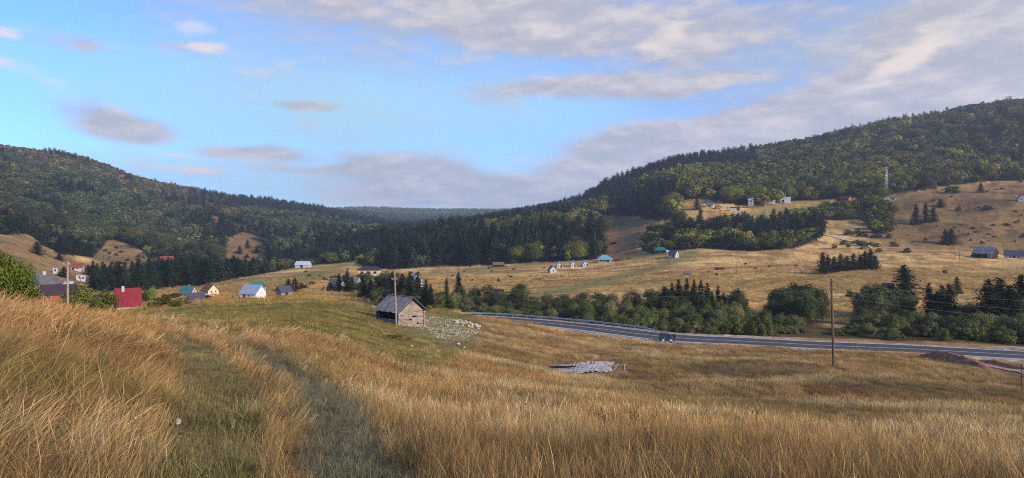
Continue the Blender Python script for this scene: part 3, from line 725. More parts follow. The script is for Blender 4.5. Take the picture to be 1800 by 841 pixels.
# ------------------------------------------------------------------ woods
def sow_forest():
    g = np.random.default_rng(77)
    X = []; Y = []
    for r0, r1, dens, tm in ((210, 560, 1 / 36., .9), (560, 800, 1 / 58., .92), (800, 1750, 1 / 98., .92), (1750, 3350, 1 / 150., .35)):
        x, y = polar_points(r0, r1, dens, tm, g); X.append(x); Y.append(y)
    X = np.concatenate(X); Y = np.concatenate(Y)
    k = forest_w(X, Y) > .5; X, Y = X[k], Y[k]
    Z = H(X, Y); n = len(X); R_ = np.hypot(X, Y)
    u = U0 + F * X / Y; v = V0 - F * (Z - EYE) / Y
    # keep what can be seen (with a margin, so the woods hold from a step aside)
    thg = np.linspace(-1.0, 1.0, 500); rg = np.exp(np.linspace(math.log(60), math.log(3400), 260))
    tt, rr = np.meshgrid(thg, rg, indexing='ij'); hz = (H((np.sin(tt) * rr).ravel(), (np.cos(tt) * rr).ravel()).reshape(tt.shape) - EYE) / rr
    mx = np.maximum.accumulate(hz, 1)
    i = np.clip(np.round((np.arctan2(X, Y) + 1) / 2 * 499).astype(int), 0, 499); j = np.clip(np.searchsorted(rg, R_ * .985) - 1, 0, 259)
    hh = g.uniform(.75, 1.25, n)
    vis = (Z - EYE + 20 + .012 * R_) / R_ > mx[i, j]
    strict = (Z - EYE + 12) / R_ > mx[i, j]
    # species
    nz = fbm(X / 70, Y / 70, 101, 4); n2 = fbm(X / 26, Y / 26, 103, 3)
    p = np.full(n, .35)
    left = u < 560; mid = (u >= 560) & (u < 1062) & (Y < 900); right = (u >= 1045) & ~mid
    p = np.where(left, .22 + .5 * sstep(250, 520, u) , p)
    p = np.where(left & (Y < 560), .5, p)
    p = np.where((u > 400) & (u < 720) & (Y > 600) & (Y < 1250), .3, p)
    p = np.where(mid, np.where((u > 640) & (u < 1000) & (v > 425), .93, .55), p)
    p = np.where(mid & (u > 800) & (v < 425), .42, p)
    p = np.where(mid & (u < 660), .45, p)
    sky = 293 + (u - 1200) * -.15
    p = np.where(right, .12, p)
    p = np.where(right & (u < 1190) & (v > 335), .8, p)
    p = np.where(right & (u < 1330) & (Y > 880), .97, p)
    p = np.where(right & (u >= 1330) & (Y > 950), .4, p)
    p = np.where(right & (Y < 560), .2, p)
    p = np.where(Y > 1150, np.where(u < 330, .3, .85), p)
    p = np.where(Y > 1800, .9, p)
    con = (p + (nz - .5) * 1.5 + (n2 - .5) * .5 + g.normal(0, .1, n)) > .5
    h = np.where(con, g.uniform(13, 23, n), g.uniform(10, 16, n))
    h = np.where((Y < 560) & ~mid, h * .56, h); h = np.where(right & (Y < 560), h * np.where(u < 1180, .8, 1.15), h)
    h = np.where((Y < 640) & (u > 380) & (u < 780), h * np.interp(u, [380, 540, 650, 770], [1, .62, .62, 1]), h)
    h = np.where(Y > 1750, h * 1.15, h); h = np.where((Y > 560) & ~con, h * 1.12, h)
    # the thinned tops and young edges
    w = np.where(con, h * g.uniform(.34, .5, n), h * g.uniform(.72, 1.15, n))
    # colours
    C = np.where(con[:, None], lin(36,46,36)[None], lin(64,72,44)[None])
    q = g.random(n); yel = fbm(X / 45, Y / 45, 107, 3)
    C = np.where((~con & left)[:, None], lin(58,66,46)[None], C)
    C = np.where((~con & right)[:, None], lin(70,74,38)[None], C)
    a = (~con & right & (yel > .5) & (q < .75)); C[a] = lin(88,88,40)
    a = (~con & right & (u > 1600) & (q < .6)); C[a] = lin(74,72,48)
    a = (~con & right & (q > .965)); C[a] = lin(110,92,44)
    a = (~con & mid & (q < .6)); C[a] = lin(86,90,44)
    a = (~con & left & (yel > .58) & (q < .4)); C[a] = lin(72,76,46)
    a = (~con & left & (q > .986)); C[a] = lin(106,88,48)
    top = sstep(.0, 1., 1 - (v - (268 + .24 * np.clip(u, 0, 560))) / 38.) * (u < 420) * (Y > 700)  # ridge-top weight: last sunlight painted into the crowns as orange-brown
    a = (~con & (g.random(n) < top * .5)); C[a] = lin(88,78,54)
    a = con & (Y > 900) & (u < 420) & (g.random(n) < top * .4); C[a] = lin(84,76,54)
    C = C * np.exp(np.clip(g.normal(0, .34, n), -.6, .5))[:, None] * np.where(con, 1.5, 1.6)[:, None] * np.array([1.06, 1., .86])
    # the ones that show largest stand as trees of their own
    inframe = (u > -10) & (u < 1810) & strict
    size = np.where(inframe, h / Y, 0)
    own = np.zeros(n, bool)
    for kind, m, cap in (('s', con, 300 - N_OWN['s']), ('b', ~con, 300 - N_OWN['b'])):
        idx = np.nonzero(m & (size > 0))[0]; idx = idx[np.argsort(-size[idx])][:max(cap, 0)]; own[idx] = True
    for i_ in np.nonzero(own)[0]:
        s = con[i_]; uu, yy = u[i_], Y[i_]
        nm = 'spruce_tree' if s else 'broadleaf_tree'; sp = 'dark spruce' if s else 'rounded leafy tree'
        if uu < 560: reg = 'in the wood below the left mountain, behind the village roofs'
        elif uu < 1066 and yy < 900: reg = 'in the wooded spur behind the flat golden field'
        elif yy < 560 and uu < 1440: reg = 'in the tree belt under the upper meadow'
        elif yy < 600 and uu < 1580: reg = 'in the grove below the lattice mast'
        elif uu < 1192: reg = 'at the foot of the right mountain, beside the brown clearing'
        else: reg = 'on the lower edge of the right mountain forest'
        t = plant('s' if s else 'b', nm, X[i_], Y[i_], h[i_], w[i_], '%s %s' % (sp, reg), 'tree', '%ss %s' % (sp, reg))
        for c in t.children:
            c.color = (*C[i_], 1)
    fa = sstep(1500, 2200, Y); C = C * (1 + 3.2 * fa)[:, None] * (np.array([1.12, 1., .95]) ** fa[:, None])  # distant crowns painted paler and warmer: haze and sunlight put into their colour
    rest = vis & ~own
    print('forest', n, 'kept', rest.sum(), 'own', own.sum())
    for nm, m, lab in (('spruce_forest', rest & con, 'dark spruces massed in the woods on the mountainsides'), ('broadleaf_forest', rest & ~con, 'rounded leafy crowns massed in the autumn woods on the mountainsides')):
        s = m[m]; cnt = m.sum(); isc = nm.startswith('spruce')
        base = .25 if isc else .82
        S = np.stack([w[m] / base, w[m] / base, h[m]], 1)
        rot = np.stack([g.normal(0, .03, cnt), g.normal(0, .03, cnt), g.uniform(0, 6.28, cnt)], 1)
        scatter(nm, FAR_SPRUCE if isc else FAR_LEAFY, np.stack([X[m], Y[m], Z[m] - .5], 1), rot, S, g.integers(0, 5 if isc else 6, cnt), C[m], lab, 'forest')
N_OWN = {'s': 0, 'b': 0, 'u': 0}
_plant0 = plant
def plant(kind, *a, **k):
    N_OWN[kind] += 1
    return _plant0(kind, *a, **k)

# ------------------------------------------------------------------ trees one can tell apart
def ry(u): return float(np.interp(u, [600,700,850,1000,1172,1300,1450,1600,1800,2400], [216,182,163.5,146.5,129.5,124,119,115,109,97]))
def belt():
    g = random.Random(21)
    FU = [600,640,800,850,900,1000,1060,1100,1200,1250,1300,1350,1400,1440,1480,1550,1650,1750,1800,1900]
    FV = [512,505,530,538,546,551,540,544,549,548,543,549,562,572,560,555,560,560,558,556]
    BU = [560,600,650,700,740,780,850,900,940,1000,1050,1100,1150,1200,1260,1300,1330,1360,1400,1440,1455,1515,1530,1590,1640,1700,1780,1900]
    BV = [505,492,482,478,492,508,500,510,518,514,510,506,503,503,510,506,524,508,498,506,520,520,497,512,525,532,505,500]
    rows = [(9, 'u', FU, FV, 4, 27, 'low leafy bush'), (17, 'b', FU, FV, -12, 30, 'leafy tree'), (29, 'b', BU, BV, 12, 33, 'leafy tree'), (42, 'b', BU, BV, 0, 34, 'leafy tree')]
    for ri, (dy, kind, UU, VV, off, wd, nm) in enumerate(rows):
        u = (575 if ri > 1 else 640) + g.uniform(0, 10)
        while u < 1850:
            v = np.interp(u, UU, VV) + off + g.uniform(-7, 6)
            gap = (1452 < u < 1508 and ri > 0) or (1408 < u < 1508 and ri == 1) or (1325 < u < 1348 and ri > 1) or (ri > 1 and 1615 < u < 1640)
            gap |= ri == 0 and (1425 < u < 1475)
            if not gap:
                Y = ry(u) + dy + 9 * float(sstep(1205, 1270, u)) * (1.0 if ri == 0 else .6) + g.uniform(-4, 5) + (15 if u < 660 else 0)
                w = wd * g.uniform(.75, 1.25) * (140 / Y) ** .5
                side = 'between road and golden field' if u < 1450 else 'below the right-hand barn, across the road'
                depth = ('at the road side', 'just behind the roadside bushes', 'in the middle of the river belt', 'at the back of the river belt')[ri]
                lab = '%s %s, %s' % (nm, depth, side)
                c = g.choice([(96,102,66), (86,94,62), (102,106,70), (80,90,58), (92,94,70)]) if ri < 2 else g.choice([(70,78,54), (58,66,46), (82,88,62), (66,72,52)])
                if kind == 'u': plant_px('u', 'shrub', u, Y, v + 4, w * 1.25, lab, 'bush', 'roadside bushes ' + side, c)
                else: plant_px('b', 'broadleaf_tree', u, Y, v, w, lab, 'tree', nm + 's ' + depth + ' ' + side, c)
            u += wd * g.uniform(.62, 1.0)
    # spruces rising out of the belt: bearing, top, apparent width, distance past the road
    for grp, lab, L in (
        ('spruces by the car', 'dark spruce rising from the river belt behind the parked car', [(1168,503,20,38),(1181,494,22,40),(1193,489,24,37),(1207,487,24,41),(1220,489,24,38),(1232,490,24,43),(1243,494,20,40)]),
        ('small spruces right of the tall group', 'slim spruce in the river belt between spruce clump and rounded willow', [(1262,500,18,45),(1272,512,16,42),(1297,507,18,40),(1252,510,16,36)]),
        ('spruces behind the log barn', 'tall dark spruce behind the grey wooden barn and its pole', [(676,487,24,20),(690,474,28,24),(707,478,26,20),(721,474,28,22),(735,476,30,19),(749,489,24,14),(664,486,24,18),(652,490,24,22),(638,484,26,20),(757,498,20,12)]),
        ('spruces on the bank under the barn', 'dark spruce on the brown bank below the right-hand barn', [(1633,494,28,44),(1655,499,44,34),(1668,497,36,38),(1646,510,28,36)]),
        ('big spruces at the right edge', 'broad dark spruce at the right end of the roadside thicket', [(1737,488,56,30),(1757,485,64,34),(1775,498,54,30),(1796,480,56,40),(1815,484,60,36)]),
        ('spruces by the dirt lane', 'dark spruce in the clump beside the small dark shed', [(507,489,16,0),(518,486,18,0),(530,496,14,0),(537,500,12,0),(596,478,16,0),(610,474,22,0),(604,482,18,0),(619,485,14,0),(581,496,14,0)]),
    ):
        for u, v, w, d in L:
            Y = (ry(u) + d) if d else 262 + RND.uniform(-12, 12)
            plant_px('s', 'spruce_tree', u, Y, v, w, lab, 'tree', grp, RND.choice([(32,42,32), (28,38,30), (38,48,34)]))
    one = [
        ('s', 806, 214, 476, 22, 'single tall spruce at the edge of golden field above the river belt', (34,46,34)),
        ('s', 785, 214, 486, 13, 'slim short spruce beside the single tall one at golden field edge', (34,46,34)),
        ('s', 1590, 205, 464, 54, 'broad lone spruce beside the small dark hay hut on the bank', (36,48,34)),
        ('s', 1682, 215, 484, 16, 'small pale green spruce alone on the golden bank below the barn', (60,70,46)),
        ('s', 1225, -369, 347, 13, 'upper of two lone spruces on the brown upper meadow', (32,42,32)),
        ('s', 1231, -391, 367, 15, 'lower of two lone spruces on the brown upper meadow', (32,42,32)),
        ('s', 1610, -394, 358, 19, 'first dark spruce of three beside the grove, on the brown hillside', (32,42,32)),
        ('s', 1627, -391, 355, 18, 'middle dark spruce of three beside the grove, on the brown hillside', (32,42,32)),
        ('s', 1641, -389, 361, 17, 'rightmost dark spruce of three beside the grove, on the brown hillside', (36,46,36)),
        ('s', 1653, -364, 349, 16, 'squat dark spruce above the three near the grove', (34,42,32)),
        ('s', 1724, -338, 320, 12, 'narrow spruce high on the brown hill under the forest edge', (34,42,32)),
        ('s', 1662, -430, 402, 20, 'left one of a dark pair of conifers on the lower brown slope', (34,42,34)),
        ('s', 1672, -429, 401, 22, 'right one of a dark pair of conifers on the lower brown slope', (34,42,34)),
        ('s', 155, -483, 464, 15, 'dark spruce standing beside the red roofed house, left field', (34,44,34)),
        ('s', 104, -457, 444, 14, 'small dark spruce above the utility pole, left hillside field', (34,44,34)),
        ('s', 65, -447, 424, 26, 'dark spreading conifer on the ridge of the left field', (36,42,34)),
        ('s', 112, -487, 468, 20, 'dark bushy conifer left of the red roofed house', (36,46,36)),
        ('s', 435, -436, 420, 10, 'topmost small spruce on the brown clearing of left mountain', (34,42,34)),
        ('s', 421, -446, 431, 11, 'left small spruce on the brown clearing of left mountain', (34,42,34)),
        ('s', 451, -444, 432, 9, 'right small spruce on the brown clearing of left mountain', (34,42,34)),
        ('s', 434, -453, 445, 9, 'lowest small spruce on the brown clearing of left mountain', (34,42,34)),
        ('s', 410, -487, 448, 24, 'big spruce below the brown clearing, first of two', (32,42,34)),
        ('s', 400, -487, 455, 20, 'slimmer spruce below the brown clearing, second of two', (32,42,34)),
        ('s', 1087, 500, 450, 8, 'tiny spruce behind the turquoise roofed house', (34,44,32)),
        ('s', 1097, 498, 447, 10, 'small spruce right of the turquoise roofed house', (34,44,32)),
        ('s', 863, 455, 470, 5, 'tiny spruce at one end of the low dark shed', (34,42,32)),
        ('s', 889, 455, 469, 5, 'tiny spruce by the pale heap beside low dark shed', (34,42,32)),
        ('s', 876, 300, 489, 7, 'tiny round spruce behind the wooden pavilion', (34,42,32)),
        ('b', 18, 32, 437, 84, 'big leafy green tree at the left edge, above the tall grass', (84,98,44)),
        ('b', 42, 33, 462, 38, 'lower leafy side tree beside the big green tree at left edge', (92,104,48)),
        ('b', -12, 31, 428, 70, 'leafy green tree cut by the left edge of the photo', (80,94,42)),
        ('u', 155, 90, 498, 92, 'broad green bush between dark roof and red roof', (84,90,44)),
        ('u', 178, 86, 505, 56, 'lower end bush behind the left grass bank', (84,90,46)),
        ('u', 298, -539, 514, 62, 'wide dark green bush at the far edge of mown meadow', (70,82,40)),
        ('b', 267, 165, 501, 15, 'small light green tree beside the red roof', (98,112,54)),
        ('b', 256, 170, 506, 13, 'small dark tree right behind the red roof', (60,74,40)),
        ('b', 1400, 158, 520, 46, 'big round willow in front of the rounded thicket, across the road', (62,72,50)),
        ('b', 1374, 166, 503, 40, 'rounded dark willow left in the thicket across the road', (54,64,42)),
        ('b', 1424, 168, 497, 50, 'rounded dark willow right in the thicket across the road', (54,64,42)),
        ('b', 1398, 172, 494, 42, 'rounded dark willow topping the thicket across the road', (56,66,42)),
        ('b', 1540, 165, 494, 52, 'round leafy tree on the bank left of the broad lone spruce', (58,68,42)),
        ('b', 1570, 160, 505, 52, 'round leafy tree under the broad lone spruce', (58,68,44)),
        ('b', 915, 205, 496, 32, 'tall leafy tree sticking out of river belt below the white house', (60,72,44)),
        ('b', 1327, 610, 325, 20, 'yellow green tall tree at the edge of the upper meadow', (96,98,44)),
        ('b', 1195, 520, 368, 24, 'dark round tree left of the upper meadow', (60,72,38)),
        ('b', 1107, 428, 457, 14, 'round grey green tree right of the turquoise roofed house', (84,86,66)),
        ('u', 1089, 425, 470, 24, 'low bush left of the round grey green tree', (90,92,56)),
        ('u', 985, 408, 482, 10, 'small round brown bush beside the white house', (92,84,60)),
        ('u', 1675, -340, 325, 27, 'dense dark round bush on the hill under the forest', (50,64,40)),
        ('b', 1079, 560, 424, 14, 'small dark tree at the foot of the brown clearing', (48,56,38)),
        ('u', 690, 66, 588, 60, 'dark brown weedy bush in front of the pole', (86,74,48)),
        ('u', 1685, -371, 360, 8, 'left dark shrub of a pair on brown hillside', (46,52,36)),
        ('u', 1735, -369, 360, 20, 'dark flat shrub cluster on the brown hillside', (46,52,36)),
        ('u', 633, 275, 478, 30, 'bushy tree beside the villa', (54,64,40)),
    ]
    for kd, u, Y, v, w, lab, c in one:
        nm = {'s': 'spruce_tree', 'b': 'broadleaf_tree', 'u': 'shrub'}[kd]
        plant_px(kd, nm, u, Y, v, w, lab, {'s': 'tree', 'b': 'tree', 'u': 'bush'}[kd], None, c)
    # the spruce clump left of the barn field
    for i, (u, v, w) in enumerate([(1446,442,17),(1455,447,16),(1466,449,15),(1477,445,18),(1489,448,17),(1500,444,16),(1512,447,15),(1521,440,22),(1530,437,18),(1538,448,13)]):
        plant_px('s', 'spruce_tree', u, -(480 - .08 * (u - 1446) + RND.uniform(-2, 2)), v, w * 1.4, 'dark spruce in the clump around the little white fence', 'tree', 'spruce clump in golden field', (30,40,30))
    # small bushes dotted over the slopes
    g = random.Random(5)
    def dots(n, poly, lab, grp, c, s0, s1, y0, y1):
        k = 0; xs = [p[0] for p in poly]; ys = [p[1] for p in poly]; tries = 0
        while k < n and tries < 4000:
            tries += 1
            u = g.uniform(min(xs), max(xs)); v = g.uniform(min(ys), max(ys))
            if not inpoly(np.array([u]), np.array([v]), poly)[0]: continue
            p = hit(u, v, y0, y1 + 40)
            if not (y0 < p.y < y1): continue
            s = g.uniform(s0, s1)
            plant('u', 'shrub', p.x, p.y, s, s * g.uniform(1.2, 2.0), lab, 'bush', grp, c, sink=.05); k += 1
    dots(46, [(1590,345),(1700,325),(1800,318),(1800,430),(1690,432),(1560,425),(1560,400)], 'small dark shrub scattered over the brown slope above the barn', 'shrubs dotted on the brown slope', (56,54,36), .7, 2.0, 330, 640)
    dots(18, [(1470,425),(1580,430),(1600,445),(1450,440)], 'grey green shrub along the dirt lane on the hillside', 'shrubs along the dirt lane', (84,84,56), 1.6, 3.4, 300, 520)
    dots(12, [(1500,395),(1560,405),(1600,400),(1580,420),(1490,420)], 'leafy shrub under the grove, on the hillside', 'shrubs under the grove', (62,72,40), 1.8, 4.0, 330, 540)
    dots(14, [(760,478),(830,472),(960,468),(1000,490),(800,495)], 'tiny dark shrub on the flat golden field', 'shrubs on the flat golden field', (60,56,38), .6, 1.3, 230, 520)
    dots(16, [(170,445),(225,430),(262,458),(230,480),(170,478)], 'small dark shrub on the brown knoll of the left field', 'shrubs on the brown knoll', (58,56,40), .9, 2.4, 300, 640)
    dots(14, [(120,405),(180,430),(140,450),(100,440)], 'leafy shrub on the wood edge above the left field', 'shrubs on the left wood edge', (62,68,44), 2., 4., 300, 700)
    dots(12, [(1220,365),(1330,360),(1330,385),(1240,395)], 'tiny dark shrub on the upper meadow', 'shrubs on the upper meadow', (60,56,38), .6, 1.4, 400, 700)
    dots(10, [(1240,470),(1420,455),(1440,480),(1260,495)], 'tiny dark weed bush on the big golden slope', 'weed bushes on the golden slope', (72,58,38), .5, 1.1, 200, 430)
    dots(10, [(530,470),(620,465),(600,500),(500,500)], 'tiny dark bush on the field behind the white house', 'bushes on the far left field', (62,60,38), .8, 1.6, 230, 520)
    dots(12, [(1480,520),(1540,540),(1700,535),(1760,520),(1700,500),(1500,500)], 'low dark shrub on the brown river bank', 'shrubs on the river bank', (66,66,40), 1.2, 2.4, 135, 240)
# ------------------------------------------------------------------ materials of built things
M_GREYWOOD = mat('weathered grey boards', lin(128,122,120), .9, .4, 5, (.35, 6, 6), bump=.5, dirt=tuple(lin(78,74,72)))
M_SHINGLE = mat('grey board roofing', lin(132,126,122), .9, .4, 3.2, (5, .5, .5), bump=.6, spec=.05, dirt=tuple(lin(92,86,84)))
M_PINKWOOD = mat('sun bleached planks', lin(142,126,112), .9, .55, 4, (3, .4, 5), bump=.5, dirt=tuple(lin(110,88,72)))
M_DARKWOOD = mat('dark old wood', lin(46,40,36), .95, .35, 6, (.5, .5, 5))
M_VOID = mat('unlit barn inside', lin(24,22,22), 1, .2, 3, bump=0)  # near-black colour stands in for the shade of insides and gaps
M_POLE = mat('grey wooden pole', lin(150,134,116), .9, .3, 8, (3, 3, .25), bump=.4)
M_POLED = mat('brown wooden pole', lin(104,82,68), .9, .35, 8, (3, 3, .25), bump=.4)
M_METAL = mat('galvanised metal', lin(176,178,182), .45, .15, 4, metal=.6, bump=.05)
M_WIRE = mat('cable', lin(110,110,108), .6, .1, 3, bump=0)
M_STONE = mat('pale limestone', lin(176,166,150), .95, .3, 3.5, bump=.5, dirt=tuple(lin(120,116,104)))
M_SOIL = mat('dug soil', lin(156,102,64), 1, .4, 2.2, bump=.8, dirt=tuple(lin(92,60,42)))
M_WHITE = mat('white wall plaster', lin(174,170,162), .85, .1, 1.5, bump=.1)
M_CREAM = mat('cream wall plaster', lin(204,186,148), .85, .1, 1.5, bump=.1)
M_PEACH = mat('warm wall plaster', lin(204,160,118), .85, .12, 1.5, bump=.1)
M_BRICK = mat('orange brick', lin(150,86,62), .9, .25, 3, bump=.3)
M_TIMBER = mat('warm timber', lin(170,112,66), .85, .25, 5, (.5, .5, 5))
M_GLASS = mat('dark window glass', lin(40,46,54), .15, .1, 1, bump=0, spec=.6)
def roofmat(nm, c, grain=(6, .4, .4), metal=0., rough=.75): return mat(nm, c, rough, .2, 2.2, grain, metal, .25, spec=.15)
M_RRED = roofmat('red sheet roof', lin(122,42,50), rough=.85); M_RBLUE = roofmat('blue grey sheet roof', lin(134,144,166), (7, .3, .3), .0, .7)
M_RTEAL = roofmat('teal sheet roof', lin(58,102,104)); M_RGREEN = roofmat('green sheet roof', lin(60,120,96)); M_RTURQ = roofmat('turquoise sheet roof', lin(104,160,164))
M_RGREY = roofmat('grey tile roof', lin(106,102,100), rough=.9); M_RDARK = roofmat('dark brown roof', lin(66,54,56), rough=.85); M_RSLATE = roofmat('dark slate roof', lin(74,72,86), rough=.85)
M_RBROWN = roofmat('brown tile roof', lin(118,84,66), rough=.85); M_RPALE = roofmat('pale sheet roof', lin(176,182,192)); M_RRUST = roofmat('rusty red roof', lin(126,66,56), rough=.85)
M_SNOWCAP = mat('pale concrete', lin(172,168,162), .9, .15, 2, bump=.2)

# ------------------------------------------------------------------ road
def ribbon(path, off0, off1, z, name, m, dashes=None, thick=0.0):
    """a strip along a centre line between two lateral offsets (metres, + = far side)"""
    T = np.gradient(path, axis=0); T /= np.linalg.norm(T, axis=1)[:, None]; N = np.stack([-T[:, 1], T[:, 0]], 1)
    mb = MB(); A = path + N * off0; B = path + N * off1
    if dashes:
        s = np.concatenate([[0], np.cumsum(np.linalg.norm(np.diff(path, axis=0), axis=1))])
        tt = np.arange(0, s[-1] - dashes[0], dashes[0] + dashes[1])
        for q in tt:
            P = [np.array([np.interp(e, s, W[:, k]) for k in (0, 1)]) for e in (q, q + dashes[0]) for W in (A, B)]
            mb.add([(*P[0], z), (*P[1], z), (*P[3], z), (*P[2], z)], [(0, 3, 2, 1)])
    else:
        o = len(mb.v)
        for p, q in zip(A, B): mb.v += [(*p, z + rz(p)), (*q, z + rz(q))]
        mb.f += [(2 * i, 2 * i + 2, 2 * i + 3, 2 * i + 1) for i in range(len(A) - 1)]
        if thick:
            n = len(mb.v)
            for p, q in zip(A, B): mb.v += [(*p, z - thick + rz(p)), (*q, z - thick + rz(q))]
            for i in range(len(A) - 1):
                mb.f += [(2*i, n+2*i, n+2*i+2, 2*i+2), (2*i+1, 2*i+3, n+2*i+3, n+2*i+1)]
    return mb.build(name, m)
def rz(p): return float(road_z(p[0], p[1])) - ROADZ
def build_road():
    z = ROADZ + EYE
    m_as = mat('asphalt', lin(84,80,76), .95, .16, 1.2, bump=.2, spec=.08); m_ln = mat('white road paint', lin(196,194,190), .85, .12, 2, bump=0); m_gv = mat('pale gravel', lin(156,140,118), 1, .3, 2.5, bump=.6, dirt=tuple(lin(130,112,92)))
    P = ROADC
    o = ribbon(P, -5.05, 5.5, z + .02, 'road_verge', m_gv, thick=.3); tag(o, 'pale gravel verge along the asphalt road', 'road verge', kind='structure')
    o = ribbon(P, -4.45, 4.45, z + .06, 'road', m_as, thick=.1); tag(o, 'grey asphalt road crossing the valley', 'road', kind='structure')
    for k, (a, b) in enumerate(((-4.35, -3.95), (3.95, 4.35))):
        o = ribbon(P, a, b, z + .068, 'road_marking', m_ln); tag(o, 'white painted edge line of the road', 'road marking', kind='structure')
    o = ribbon(P, -.13, .13, z + .068, 'road_marking', m_ln); tag(o, 'white painted centre line of the road', 'road marking', kind='structure')
    o = ribbon(P, -4.8, -4.5, z + .07, 'kerb_strip', M_SNOWCAP, thick=.12); tag(o, 'pale concrete gutter strip at the near side of the road', 'kerb', kind='structure')
    # guard rail: W-beam on posts with end ramp
    def rail(u0, u1, label, mbeam, top=.75, ramp=(True, True), dash=4.0, beam2=False):
        A = [i for i in range(len(P)) if u0 <= U0 + F * P[i, 0] / P[i, 1] <= u1]
        Q = P[A[0]:A[-1] + 1]; T = np.gradient(Q, axis=0); T /= np.linalg.norm(T, axis=1)[:, None]; N = np.stack([-T[:, 1], T[:, 0]], 1)
        Q = Q + N * 5.1; s = np.concatenate([[0], np.cumsum(np.linalg.norm(np.diff(Q, axis=0), axis=1))]); Lh = s[-1]
        t = thing('guard_rail', label, 'guard rail', (float(Q[0, 0]), float(Q[0, 1]), z))
        def pt(d): return np.array([np.interp(d, s, Q[:, 0]), np.interp(d, s, Q[:, 1])]) - Q[0]
        def hh(d):
            h = top
            if ramp[1] and d > Lh - 7: h = top * max(.05, (Lh - d) / 7)
            if ramp[0] and d < 7: h = top * max(.05, d / 7)
            return h
        b = MB(); ds = np.linspace(0, Lh, int(Lh / 1.0) + 2)
        prof = [(-.04, -.32), (.05, -.25), (-.02, -.165), (.05, -.08), (-.04, 0), (-.07, 0), (-.07, -.32)]
        o = 0
        for i, d in enumerate(ds):
            p = pt(d); q = pt(min(d + .3, Lh)) - pt(max(d - .3, 0)); q = q / np.linalg.norm(q); n = np.array([q[1], -q[0]]); h = hh(d)
            for a, c in prof: b.v.append((p[0] + n[0] * a, p[1] + n[1] * a, h + c * min(1, h / .5)))
        k = len(prof)
        for i in range(len(ds) - 1):
            for j in range(k): b.f.append((i * k + j, i * k + (j + 1) % k, (i + 1) * k + (j + 1) % k, (i + 1) * k + j))
        b.build('beam', mbeam, t)
        d = 1.0
        while d < Lh:
            p = pt(d); h = hh(d)
            if h > .25:
                mb = MB(); mb.box((p[0], p[1] + .12, h / 2 - .2), (.12, .1, h + .4)); mb.build('post', mbeam, t)
            d += dash
    rail(790, 1168, 'long galvanised guard rail on posts along the far side of the road', M_METAL, ramp=(False, True))
    rail(1690, 2100, 'short pale barrier rail beside the road at the right edge', M_SNOWCAP, top=.62, ramp=(True, False))
build_road()

